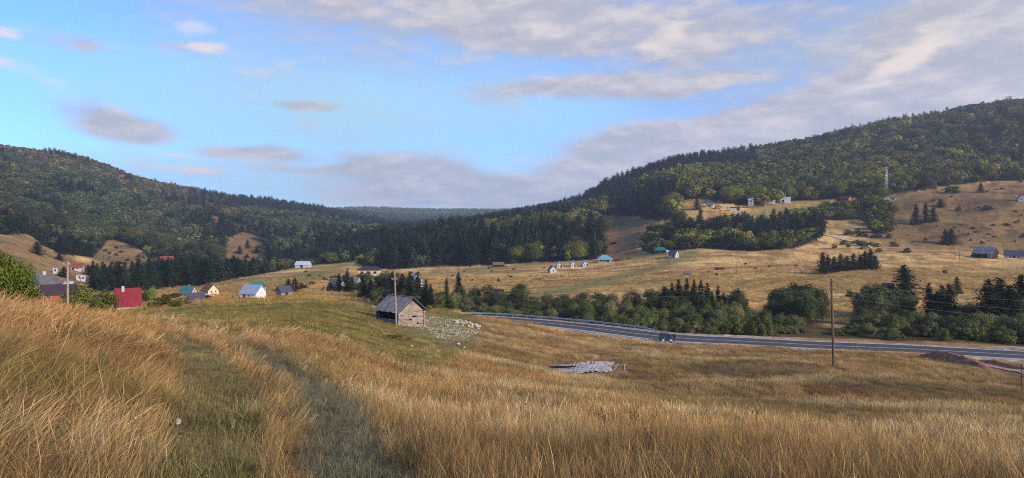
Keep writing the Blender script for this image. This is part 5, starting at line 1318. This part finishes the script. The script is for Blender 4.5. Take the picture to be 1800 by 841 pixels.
for u, v, w, lab in ((97, 489, 9, 'long low white trailer below the leaning pole'), (119, 496, 15, 'longer white low shed just above the brown roofs'), (140, 491, 13, 'white low shed right of the left pole'), (146, 481, 9, 'white low shed beside the red roofed cottage')):
    house('shed', lab, 'shed', u, 330 if v < 492 else 250, w * .22, 2.4, 1.1, .35, 0, M_WHITE, M_RPALE, sink=3, over=.2, raise_=1.2, doors=[('a', 0, .7, 1.0)])
def junk():
    x, y = at(217, 450); z = h1(x, y); t = thing('hay_wagon', 'old dark wagon standing alone on the left golden field', 'wagon', (x, y, z))
    m = MB(); m.box((0, 0, 1.0), (4.6, 2, .5)); m.build('bed', M_DARKWOOD, t)
    for s in (-1.5, 1.5):
        m = MB(); m.tube([(s, -1.1, .5), (s, 1.1, .5)], .5, 10); m.build('wheel', M_DARKWOOD, t)
    m = MB(); m.rock((.2, 0, 1.6), (1.3, .8, .6), random.Random(1)); m.build('load', M_RRUST, t)
    # collapsed lean-to right of the slate shed
    x, y = at(359, 172); z = h1(x, y) + .4; t = thing('plank_pile', 'pile of white planks with a rust red sheet beside the slate shed', 'plank pile', (x, y, z), math.radians(15)); KEEPOUT.append((x, y, 2.4))
    for a, b in (((-2.4, -.3, -.2), (.6, .3, 1.3)), ((-1.9, -.6, -.2), (1.0, 0, 1.2)), ((-1.2, -.8, -.1), (.2, .4, 1.3)), ((-2.8, 0, -.2), (-.6, .4, 1.1))):
        m = MB(); m.bar(a, b, .28, .06); m.build('plank', M_SNOWCAP, t)
    m = MB(); m.bar((.1, 0, 1.25), (2.4, .1, .8), 1.4, .06); m.build('sheet', M_RPALE, t)
    m = MB(); m.rock((1.6, -.2, .3), (.7, .5, .5), random.Random(2)); m.build('bundle', M_RRUST, t)
    m = MB(); m.box((.9, .3, .4), (1.6, .6, 1.0)); m.build('gap_shade', M_VOID, t)  # near-black box added as shade between the planks
    # garden fence of the white house
    x, y = at(424, 184); t = thing('rail_fence', 'low grey rail fence in front of the white house', 'fence', (x, y, h1(x, y)), 0)
    for k in range(6):
        px = -1.8 + k * 1.0; zz = h1(x + px, y) - h1(x, y); m = MB(); m.box((px, 0, zz + .35), (.1, .1, 1.3)); m.build('post', M_GREYWOOD, t)
    for zc in (.45, .85):
        m = MB(); m.bar((-1.9, -.06, zc), (3.3, -.06, zc + h1(x + 3.3, y) - h1(x, y)), .05, .1); m.build('rail', M_GREYWOOD, t)
    x, y = at(490, 186); t = thing('heap_of_planks', 'low pale heap of boards at the meadow edge by the white house', 'boards', (x - 20.5, y - 6, h1(x - 20.5, y - 6)))
    for k in range(4):
        m = MB(); m.bar((-1.6, k * .2, .1 + .07 * k), (1.8, k * .25 - .2, .16 + .05 * k), .2, .05); m.build('board', M_PINKWOOD, t)
junk()

# ------------------------------------------------------------------ houses in the valley
house('villa', 'cream two-storey villa with dark roof on the wooded rise', 'villa', 650, 300, 9, 7.5, 5.6, 1.4, -8, M_CREAM, M_RDARK, hip=.55, sink=5, over=.9, wins=[('a', -2.8, 4.2, 1.4, 1.2), ('a', 0, 4.2, 1.6, 1.2), ('a', 2.8, 4.2, 1.4, 1.2), ('a', -2.8, 1.4, 1.6, 1.4), ('a', .2, 1.4, 1.8, 1.4), ('a', 2.8, 1.4, 1.4, 1.4)], porch=(1.4, 2.7, 5, M_CREAM), raise_=1)
house('house', 'little house with purple grey roof behind spruces, below the villa', 'house', 592, 262, 5.0, 4.2, 2.0, 2.2, -30, M_CREAM, M_RSLATE, sink=3, wins=[('a', 0, 1.2, .9, .9)])
house('house', 'pale stone house foot below the villa terrace', 'house', 622, 272, 4.4, 4.0, 3.0, 1.4, -20, M_SNOWCAP, M_RGREY, sink=4, wins=[('a', -1, 1.6, .8, 1.0), ('a', 1, 1.6, .8, 1.0)])
house('house', 'pale blue roofed house peeping between spruces near the barn pole', 'house', 731, 270, 4.4, 4.0, 2.6, 2.4, -70, M_WHITE, M_RPALE, sink=3, raise_=1.0, wins=[('d', 0, 1.4, .9, .9)])
house('shed', 'purple grey slanting roofed shed in the trees below the villa', 'shed', 679, 262, 3.2, 2.8, 2.2, 1.4, 40, M_GREYWOOD, M_RSLATE, sink=3, raise_=1.6, doors=[('a', 0, .8, 1.6)])
def pavilion():
    x, y = at(873, 208); z = h1(x, y) + 1.0; t = thing('timber_pavilion', 'timber pavilion with dark gabled roof above the river belt', 'pavilion', (x, y, z), math.radians(-28))
    L, W, wh, rh = 3.4, 3.2, 2.0, 1.4
    for a in (-1, 1):
        for b in (-1, 0, 1):
            m = MB(); m.box((a * (L/2 - .1), b * (W/2 - .1), wh/2 - .6), (.18, .18, wh + 1.2)); m.build('post', M_TIMBER, t)
    m = MB(); m.box((0, W/2 - .2, .6), (L - .3, .1, 2.2)); m.box((-L/2 + .3, 0, .6), (.1, W - .4, 2.2)); m.build('wall', M_TIMBER, t)
    m = MB(); m.box((0, 0, -.1), (L + .2, W + .2, .16)); m.build('floor', M_TIMBER, t)
    e = .5; sl = rh / (W/2); m = MB(); m.prism([(-W/2 - e, wh - e * sl + .12), (0, wh + rh + .14), (W/2 + e, wh - e * sl + .12), (W/2 + e, wh - e * sl), (0, wh + rh), (-W/2 - e, wh - e * sl)], 'x', -L/2 - .5, L/2 + .5); m.build('roof', M_RDARK, t)
    m = MB(); m.prism([(-W/2 + .1, wh), (0, wh + rh - .06), (W/2 - .1, wh)], 'x', L/2 - .15, L/2 - .05); m.build('gable', M_TIMBER, t)
pavilion()
house('shed', 'long low dark shed between tiny spruces on the golden field', 'shed', 876, 455, 7.2, 4, 1.7, 1.4, 4, M_DARKWOOD, M_RBROWN, sink=2, doors=[('a', 1, 1.2, 1.5)])
def rock_heap(u, Y, s, lab):
    p = ground(u, Y); m = MB(); g = random.Random(int(u)); t = thing('stone_heap', lab, 'stone heap', tuple(p))
    for k in range(7):
        m = MB(); m.rock((g.uniform(-1, 1) * s, g.uniform(-.5, .5) * s, .25 * s + g.uniform(0, .3) * s), (.5 * s, .4 * s, .35 * s), g); m.build('boulder', M_STONE, t)
rock_heap(893, 452, 1.5, 'pale heap of stones right of the long low dark shed')
# three A-frame cabins
for k, (u, v) in enumerate(((983, 0), (1007, 0), (1028, 0))):
    t = house('holiday_cabin', ('left', 'middle', 'right')[k] + ' of three small white cabins with steep pale blue roofs', 'cabin', u, 405, 4.0, 3.5, 1.5, 2.3, -80 + 4 * k, M_WHITE, M_RPALE, over=.5, group='row of holiday cabins', sink=3,
              wins=[('d', 0, 2.9, .8, .8), ('d', -.9, 1.0, .8, .9)], doors=[('d', .8, .8, 1.6)], porch=None)
house('house', 'small white house with grey roof in front of the three cabins', 'house', 971, 372, 4.4, 3.8, 1.9, 1.9, -75, M_WHITE, M_RGREY, sink=3, wins=[('d', 0, 1.2, .9, .9)], doors=[('a', 0, .8, 1.6)])
house('house', 'house with bright turquoise roof, red base and white eaves', 'house', 1063, 418, 7.5, 6, 2.0, 2.6, -6, M_WHITE, M_RTURQ, hip=.6, over=1.1, sink=3, wins=[('a', -2, 1.2, 1.2, 1.1), ('a', .4, 1.2, 1.2, 1.1)], doors=[('a', 2.4, 1, 1.8)], porch=(1.2, 1.9, 4, M_BRICK))
house('house', 'house with teal green roof under the tree belt', 'house', 1161, 428, 7.0, 5.5, 2.2, 2.0, -4, M_DARKWOOD, M_RTEAL, hip=.5, over=.8, sink=3, wins=[('a', 0, 1.3, 1.2, 1.0)], doors=[('a', 2, .9, 1.8)])
house('house', 'white house with dark blue roof at the end of the green strip', 'house', 1184, 392, 4.8, 4.0, 2.2, 2.0, -30, M_WHITE, M_RSLATE, sink=3, wins=[('a', -1, 1.3, .8, .8), ('d', 0, 1.3, .8, .8)], doors=[('a', 1, .8, 1.7)])
house('shed', 'tiny white shed behind the dark blue roofed house', 'shed', 1177, 410, 3.2, 2.4, 1.6, .8, 0, M_WHITE, M_RPALE, sink=2, doors=[('a', 0, .8, 1.3)])
house('shed', 'small flat grey green shed on the golden slope', 'shed', 1209, 290, 2.8, 2.2, .9, .7, 5, M_GREYWOOD, M_RGREY, sink=2, doors=[('a', 0, .7, .8)])
house('trailer_shed', 'long rusty red low trailer shed on the golden slope', 'shed', 1265, 318, 4.4, 2.4, 1.0, .25, -3, M_RRUST, M_RRUST, over=.15, sink=1.5, doors=[('a', -1, .8, .8)])
house('hay_hut', 'small dark grey hay hut beside the broad lone spruce', 'hut', 1561, 218, 3.2, 2.6, .9, 1.3, -12, M_DARKWOOD, M_RDARK, sink=2, over=.2, doors=[('d', 0, .7, .8)])
def fence_run(lab, pts, y0, y1, step=6.0, h=1.2, m=M_DARKWOOD):
    P = [hit(u, v, y0, y1) for u, v in pts]; t = thing('wire_fence', lab, 'fence', tuple(P[0])); prev = None
    for a, b in zip(P[:-1], P[1:]):
        n = max(1, int((b - a).length / step))
        for k in range(n):
            q = a.lerp(b, k / n); q.z = h1(q.x, q.y); mb = MB(); o = q - P[0]; mb.box((o.x, o.y, h / 2 - .1), (.18, .18, h + .2)) if False else mb.box((o.x, o.y, o.z + h / 2 - .1), (.16, .16, h + .2)); mb.build('post', m, t)
            if prev is not None:
                mb = MB(); mb.bar(prev + Vector((0, 0, h * .8)), o + Vector((0, 0, h * .8)), .04, .04); mb.build('wire', m, t)
            prev = o
fence_run('dark post fence around the field of the white house and cabins', [(955, 490), (985, 486), (1020, 480), (1050, 475), (1065, 473)], 300, 520, 5.0)
fence_run('sparse dark post fence below the green strip', [(950, 492), (1010, 494), (1070, 493), (1130, 484)], 230, 420, 9.0)
fence_run('little white rail fence inside the spruce clump', [(1480, 473), (1498, 473), (1514, 473)], 225, 300, 2.2, 1.0, M_WHITE)

# ------------------------------------------------------------------ upper meadow
house('shed', 'grey shed at the left end of the upper meadow', 'shed', 1248, 600, 6, 4.5, 2.2, 1.8, -10, M_SNOWCAP, M_RGREY, sink=3, doors=[('a', 0, 1.2, 1.8)])
house('shed', 'little timber hut with gable on the upper meadow', 'hut', 1262, 590, 4.5, 4, 1.8, 2.0, -75, M_TIMBER, M_RBROWN, sink=3, doors=[('d', 0, 1, 1.5)])
house('shed', 'low white and dark shed between hut and white pole, upper meadow', 'shed', 1292, 580, 8, 4, 2.4, .6, 4, M_WHITE, M_DARKWOOD, sink=3, doors=[('a', 2.5, 2.4, 1.9)])
house('tower_house', 'upright narrow white house beside two dark spruces', 'house', 1320, 602, 4.5, 4.5, 5.2, 1.2, 0, M_WHITE, M_RPALE, sink=3, wins=[('a', 0, 3.4, 1.2, 1.2), ('a', 0, 1.2, 1.2, 1.2)])
house('house', 'white house with dark pointed roof at the forest edge meadow', 'house', 1350, 612, 12, 7, 3.0, 2.2, 4, M_WHITE, M_RDARK, hip=.7, sink=4, wins=[('a', -3, 1.7, 1.4, 1.2), ('a', 0, 1.7, 1.4, 1.2), ('a', 3, 1.7, 1.4, 1.2)])
house('shed', 'pale lilac sheet shed right of the white poles, upper meadow', 'shed', 1380, 618, 9, 6, 4.0, .8, 6, M_RPALE, M_RPALE, sink=4, doors=[('a', -2, 2, 2.4)])
house('shed', 'small dark shed in the grass left of the grove, upper meadow', 'shed', 1427, 560, 7, 3.5, 1.8, .5, -4, M_DARKWOOD, M_RDARK, sink=3, doors=[('a', 2, 1, 1.4)])
for u, v in ((1308, 367), (1314, 367)):
    plant_px('s', 'spruce_tree', u, 596, v - 4, 8, 'dark spruce beside the upright narrow white house', 'tree', 'pair of spruces by the narrow white house', (30,40,32))
house('house', 'orange brick house with dark roof above the grove', 'house', 1486, 545, 8, 7, 5.0, 2.2, -25, M_BRICK, M_RDARK, sink=8, raise_=4.0, wins=[('a', -2, 3.2, 1.2, 1.3), ('a', 1.5, 3.2, 1.2, 1.3), ('d', 0, 3.2, 1.2, 1.3)])
def mast():
    u, Y = 1558, 575; x, y = at(u, Y); z = h1(x, y); h = EYE + (V0 - 298) * Y / F - z
    t = thing('lattice_mast', 'tall grey lattice telecom mast at the forest edge', 'mast', (x, y, z)); w0, w1 = 1.15, .6
    def leg(a, b, s): w = w0 + (w1 - w0) * s; return Vector((a * w, b * w, h * s))
    for a, b in ((-1, -1), (1, -1), (1, 1), (-1, 1)):
        m = MB(); m.tube([leg(a, b, 0) - Vector((0, 0, 1)), leg(a, b, 1)], .09, 6); m.build('leg', M_METAL, t)
    m = MB(); n = 11; C4 = [(-1, -1), (1, -1), (1, 1), (-1, 1)]
    for k in range(n):
        s0, s1 = k / n, (k + 1) / n
        for i in range(4):
            a, b = C4[i], C4[(i + 1) % 4]
            m.bar(leg(*a, s0), leg(*b, s1), .05, .05); m.bar(leg(*a, s1), leg(*b, s1), .05, .05)
    m.build('lattice', M_METAL, t)
    for a in range(6):
        an = a * 1.047; m = MB(); m.box((math.cos(an) * 1.1, math.sin(an) * 1.1, h - .9), (.3, .35, 2.4), Matrix.Rotation(an, 3, 'Z')); m.build('antenna', M_WHITE, t)
    m = MB(); m.tube([(-.9, -1.2, h * .8), (-.9, -1.5, h * .8)], .7, 14); m.build('dish', M_WHITE, t)
    m = MB(); m.tube([(0, 0, h - .2), (0, 0, h + 2.4)], .07, 6); m.build('lightning_rod', M_METAL, t)
    x2, y2 = at(1569, 568); house('shed', 'grey equipment cabin at the foot of the lattice mast', 'shed', 1570, 568, 5, 3, 2.2, .4, 0, M_SNOWCAP, M_RGREY, sink=2, doors=[('a', 0, .9, 1.8)])
mast()

# ------------------------------------------------------------------ right-hand farm
def right_barn():
    x, y = at(1732, 338); z = h1(x, y); L, W, wh, rh = 8.4, 6.2, 2.6, 2.9
    t = thing('hay_barn', 'grey sheet-roofed hay barn with open dark front, right golden field', 'barn', (x, y, z), math.radians(-24 - 35))
    for s, w in ((-L/2 + .3, .6), (L/2 - 1.0, 2.0), (-.4, .3)):
        m = MB(); m.box((s, -W/2, wh/2 - .5), (w, .2, wh + 1)); m.build('front_wall', M_GREYWOOD, t)
    m = MB(); m.box((0, -W/2 + .012, wh - .25), (L - .02, .16, .5)); m.build('lintel', M_GREYWOOD, t)
    m = MB(); m.box((0, W/2, wh/2 - .5), (L, .2, wh + 1)); m.box((0, 0, -.45), (L - .3, W - .3, .9)); m.build('back_wall', M_VOID, t)  # back wall and floor coloured near-black as interior shade
    for s in (-1, 1):
        m = MB(); m.prism([(-W/2 + .11, -1), (W/2 - .11, -1), (W/2 - .11, wh), (0, wh + rh - .1), (-W/2 + .11, wh)], 'x', s * L/2 - .1, s * L/2 + .1); m.build('gable_wall', M_DARKWOOD, t)
    e = .6; sl = rh / (W/2); m = MB(); m.prism([(-W/2 - e, wh - e * sl + .14), (0, wh + rh + .16), (W/2 + e, wh - e * sl + .14), (W/2 + e, wh - e * sl), (0, wh + rh), (-W/2 - e, wh - e * sl)], 'x', -L/2 - .5, L/2 + .5)
    m.build('roof', mat('pale patched roof', lin(140,136,130), .85, .3, 1.6, (3, .4, .4), spec=.1, dirt=tuple(lin(92,90,88))), t)
right_barn()
house('farmhouse', 'long low white farmhouse with dark grey roof at right edge', 'farmhouse', 1795, 345, 14, 6.5, 1.9, 2.4, 2, M_WHITE, M_RSLATE, sink=3, wins=[('a', -4.5, 1.1, .9, .9), ('a', -1.2, 1.1, .9, .9), ('a', 3, 1.1, .9, .9)], doors=[('a', -3, 1, 1.7)])
house('house', 'little dark house with white front high on the hill at right edge', 'house', 1797, 520, 6, 6, 2.6, 3.0, -80, M_WHITE, M_RDARK, sink=3, wins=[('d', -1.2, 1.6, .9, 1), ('d', 1.2, 1.6, .9, 1)], porch=None)
plant_px('u', 'shrub', 1712, 338, 443, 9, 'small dark round bush left of the open fronted barn', 'bush', None, (50,52,34))
plant_px('u', 'shrub', 1662, 288, 473, 10, 'brown low bush on the golden field below the barn', 'bush', None, (90,64,44))

# ------------------------------------------------------------------ dry stalks standing out of the grass
def stalks():
    g = random.Random(31)
    for u, v, h in ((1120, 800, .62), (1138, 812, .5), (1062, 806, .5), (1795, 690, .8), (205, 560, .9), (198, 566, .7), (920, 760, .6), (1330, 770, .6)):
        p = hit(u, v, 3.5, 60); t = thing('dry_weed', 'dark dry weed stalk with small seed heads above the grass', 'weed', tuple(p), g.uniform(0, 6), 'dark dry weed stalks')
        s = max(1., p.y / 9)
        m = MB(); top = Vector((g.uniform(-.06, .06), g.uniform(-.06, .06), h)) * (s ** .5); m.tube([(0, 0, -.05), top * .5 + Vector((.01, 0, 0)), top], [.004 * s, .003 * s, .002 * s], 5); m.build('stem', M_DARKWOOD, t)
        m = MB()
        for k in range(5):
            b = top * g.uniform(.45, .95); e = b + Vector((g.uniform(-.09, .09), g.uniform(-.06, .06), g.uniform(.05, .13))) * s ** .5; m.tube([b, e], [.0025 * s, .0015 * s], 4); m.rock(e, (.009 * s, .009 * s, .013 * s), g)
        m.build('seed_heads', M_DARKWOOD, t)
stalks()
# ------------------------------------------------------------------ light, air and sky
SUN_AZ, SUN_EL = math.radians(130), math.radians(22)      # clockwise from the viewing direction; behind the right shoulder
def sun_dir(): return Vector((math.sin(SUN_AZ) * math.cos(SUN_EL), math.cos(SUN_AZ) * math.cos(SUN_EL), math.sin(SUN_EL)))
def light_and_sky():
    L = bpy.data.lights.new('sun', 'SUN'); L.energy = 2.75; L.angle = math.radians(15); L.color = (1, .84, .66)
    o = bpy.data.objects.new('sun', L); COL.objects.link(o); o.rotation_euler = (-sun_dir()).to_track_quat('-Z', 'Y').to_euler(); o.location = (0, 0, 400)
    w = bpy.data.worlds.new('World'); SC.world = w; w.use_nodes = True
    t = NT(w.node_tree); bg = [n for n in t.n if n.type == 'BACKGROUND'][0]
    sky = t.new('ShaderNodeTexSky', sky_type='NISHITA', sun_disc=False, sun_elevation=SUN_EL, sun_rotation=SUN_AZ, altitude=1000, air_density=1.0, dust_density=1.0, ozone_density=1.5)
    tc = t.new('ShaderNodeTexCoord'); D = tc.outputs['Generated']
    sx = t.new('ShaderNodeSeparateXYZ'); t.link(D, sx.inputs[0])
    az = t.math('ARCTAN2', sx.outputs[0], sx.outputs[1]); el = t.math('ARCSINE', sx.outputs[2])
    cx = t.new('ShaderNodeCombineXYZ'); t.link(az, cx.inputs[0]); t.link(el, cx.inputs[1]); P0 = cx.outputs[0]
    # ragged edges
    wn = t.new('ShaderNodeTexNoise'); wn.inputs['Scale'].default_value = 7; wn.inputs['Detail'].default_value = 5
    mp = t.new('ShaderNodeMapping'); mp.inputs['Scale'].default_value = (.8, 2.2, 1); t.link(P0, mp.inputs['Vector']); t.link(mp.outputs[0], wn.inputs['Vector'])
    sb = t.new('ShaderNodeVectorMath', operation='SUBTRACT'); t.link(wn.outputs['Color'], sb.inputs[0]); sb.inputs[1].default_value = (.5, .5, .5)
    ml = t.new('ShaderNodeVectorMath', operation='MULTIPLY'); t.link(sb.outputs[0], ml.inputs[0]); ml.inputs[1].default_value = (.13, .045, 0)
    ad = t.new('ShaderNodeVectorMath', operation='ADD'); t.link(P0, ad.inputs[0]); t.link(ml.outputs[0], ad.inputs[1]); P = ad.outputs[0]
    def blob(u, v, ru, rv, rot, amp, Q=P):
        s = math.atan((u - U0) / F); e = math.atan((V0 - v) / F * math.cos(s))
        m = t.new('ShaderNodeMapping', vector_type='TEXTURE'); m.inputs['Location'].default_value = (s, e, 0)
        m.inputs['Rotation'].default_value = (0, 0, math.radians(rot)); m.inputs['Scale'].default_value = (ru / F * math.cos(s), rv / F * math.cos(s), 1)
        t.link(Q, m.inputs['Vector']); l = t.new('ShaderNodeVectorMath', operation='LENGTH'); t.link(m.outputs[0], l.inputs[0])
        return t.ramp(l.outputs['Value'], 0, 1, amp, 0)
    def total(L):
        s = None
        for b in L:
            x = blob(*b); s = x if s is None else t.math('ADD', s, x)
        return s
    grey = total([  # u, v, radius u, radius v, tilt, weight: lilac-grey cloud
        (570, -20, 480, 130, -3, .62), (890, 25, 230, 110, -8, .95), (1090, 40, 380, 110, 4, .72), (1310, 70, 280, 80, 8, .6), (1750, 10, 330, 80, 8, .9), (1560, 90, 260, 80, 12, .62),
        (1065, 153, 370, 27, 1, 1.15), (1230, 146, 160, 22, 4, .6),
        (1370, 240, 540, 95, 9, 1.4), (1600, 185, 540, 135, 14, 1.8), (1820, 120, 380, 150, 16, 1.5), (1130, 252, 290, 60, 6, 1.0), (1060, 292, 160, 24, 3, .8), (990, 332, 200, 34, 0, 1.0),
        (760, 332, 320, 60, -2, 1.35), (700, 284, 190, 36, 0, .75), (900, 345, 220, 28, 0, .8), (640, 300, 130, 22, 4, .4),
        (222, 217, 145, 44, -10, 1.15), (460, 271, 120, 28, -2, 1.05), (545, 181, 100, 19, 0, .8), (490, 300, 140, 16, 0, .35), (100, 70, 120, 34, 0, .4), (155, 78, 40, 26, 0, .4), (330, 85, 90, 22, 0, .4)])
    veil = total([(600, 190, 700, 190, 0, .95), (450, 330, 420, 70, 0, .6), (60, 300, 360, 70, 0, .4), (1030, 190, 260, 70, 0, .3)])
    white = total([  # thin bright wisps
        (335, 47, 62, 24, 4, .85), (362, 84, 62, 20, 8, .95), (5, 55, 50, 22, 0, .9), (200, 62, 40, 14, 0, .45), (40, 125, 170, 34, -27, .75),
        (330, 280, 75, 9, 0, .8), (345, 304, 95, 12, 0, .75), (230, 290, 110, 20, 0, .3), (600, 120, 400, 110, 0, .3), (870, 6, 70, 24, 0, .8),
        (1590, 92, 150, 55, 14, .75), (1560, 115, 90, 26, 22, .7), (1180, 62, 120, 56, 26, .7), (960, 48, 130, 50, 10, .45), (1740, 20, 160, 40, 6, .45), (1310, 134, 60, 8, 3, .8), (1500, 155, 120, 14, 8, .5), (1450, 40, 300, 60, 8, .3),
        (1060, 288, 160, 10, 3, .6), (800, 357, 300, 8, 0, .6), (560, 360, 110, 12, 0, .7), (1090, 235, 70, 14, 0, .4), (60, 290, 300, 60, 0, .2), (450, 330, 240, 40, 0, .35)])
    soft = total([(560, 10, 500, 160, 0, .85), (1000, 100, 420, 90, 0, .4), (1330, 110, 340, 130, 10, .8), (1500, 60, 420, 130, 8, .55), (1720, 40, 320, 110, 0, .5), (950, 0, 420, 110, 0, .5)])
    m2 = t.new('ShaderNodeMapping'); m2.inputs['Scale'].default_value = (5.5, 15, 1); m2.inputs['Rotation'].default_value = (0, 0, -.12); t.link(P0, m2.inputs['Vector'])
    n1 = t.noise(m2.outputs[0], 1.0, 8, .6)
    m3 = t.new('ShaderNodeMapping'); m3.inputs['Scale'].default_value = (5.5, 15, 1); m3.inputs['Rotation'].default_value = (0, 0, -.12); m3.inputs['Location'].default_value = (.05, .16, 0); t.link(P0, m3.inputs['Vector'])
    n2 = t.noise(m3.outputs[0], 1.0, 5, .55)
    fine = t.noise(m2.outputs[0], 3.2, 6, .65)
    nn = t.math('ADD', t.math('MULTIPLY', t.math('SUBTRACT', n1, .5), 1.5), t.math('MULTIPLY', t.math('SUBTRACT', fine, .5), .8))
    dens = t.ramp(t.math('ADD', grey, t.math('MULTIPLY', nn, .9)), -.08, .78)
    wd = t.ramp(t.math('ADD', white, t.math('MULTIPLY', nn, 1.1)), .3, 1.15)
    lit = t.ramp(t.math('ADD', t.math('SUBTRACT', n1, n2), t.math('MULTIPLY', t.math('SUBTRACT', fine, .5), .45)), -.12, .2)
    ccol = t.mix(lit, CLOUD_DARK, CLOUD_LIT)
    base = t.new('ShaderNodeVectorMath', operation='MULTIPLY'); t.link(sky.outputs[0], base.inputs[0]); base.inputs[1].default_value = SKY_GAIN
    bl = t.mix(veil, base.outputs[0], (1.65, 2.85, 3.55))
    bl = t.mix(t.math('MULTIPLY', t.math('MULTIPLY', soft, t.ramp(n1, .25, .6, .55, 1.0)), .95, True), bl, (1.5, 1.86, 2.5))
    c = t.mix(t.math('MULTIPLY', dens, .93), bl, ccol)
    c = t.mix(t.math('MULTIPLY', wd, .8), c, CLOUD_CREAM)
    t.link(c, bg.inputs['Color']); bg.inputs['Strength'].default_value = .13
SKY_GAIN = (.42, .67, 1.05)
CLOUD_DARK = (1.78, 1.78, 2.02); CLOUD_LIT = (2.8, 2.55, 2.5); CLOUD_CREAM = (3.6, 3.1, 2.75)
light_and_sky()
def air():
    m = bpy.data.materials.new('evening haze'); m.use_nodes = True; t = NT(m.node_tree); t.n.remove(t.n['Principled BSDF'])
    v = t.new('ShaderNodeVolumePrincipled'); v.inputs['Color'].default_value = (.80, .88, 1, 1); v.inputs['Density'].default_value = HAZE; v.inputs['Anisotropy'].default_value = .2
    out = [n for n in t.n if n.type == 'OUTPUT_MATERIAL'][0]; t.link(v.outputs[0], out.inputs['Volume'])
    b = MB(); b.box((0, 0, 205), (13400, 13400, 450)); o = b.build('haze', m); tag(o, 'thin bluish evening haze filling the valley', 'haze', kind='stuff')
HAZE = .00015
air()
def camera():
    c = bpy.data.cameras.new('camera'); o = bpy.data.objects.new('camera', c); COL.objects.link(o)
    c.sensor_width = 36; c.lens = 36 * F / 1800; c.clip_start = .05; c.clip_end = 20000
    o.location = (0, 0, EYE); o.rotation_euler = (math.radians(90), 0, 0); SC.camera = o
camera()
vs = SC.view_settings; vs.view_transform = 'Standard'; vs.look = 'None'; vs.gamma = 1; vs.use_curve_mapping = False; vs.exposure = 1.1
SC.cycles.use_denoising = False; SC.cycles.filter_width = 1.05
SC.cycles.max_bounces = 6; SC.cycles.diffuse_bounces = 3; SC.cycles.glossy_bounces = 2; SC.cycles.transmission_bounces = 4; SC.cycles.transparent_max_bounces = 8; SC.cycles.volume_bounces = 0
belt()
sow_forest()
sow_grass()
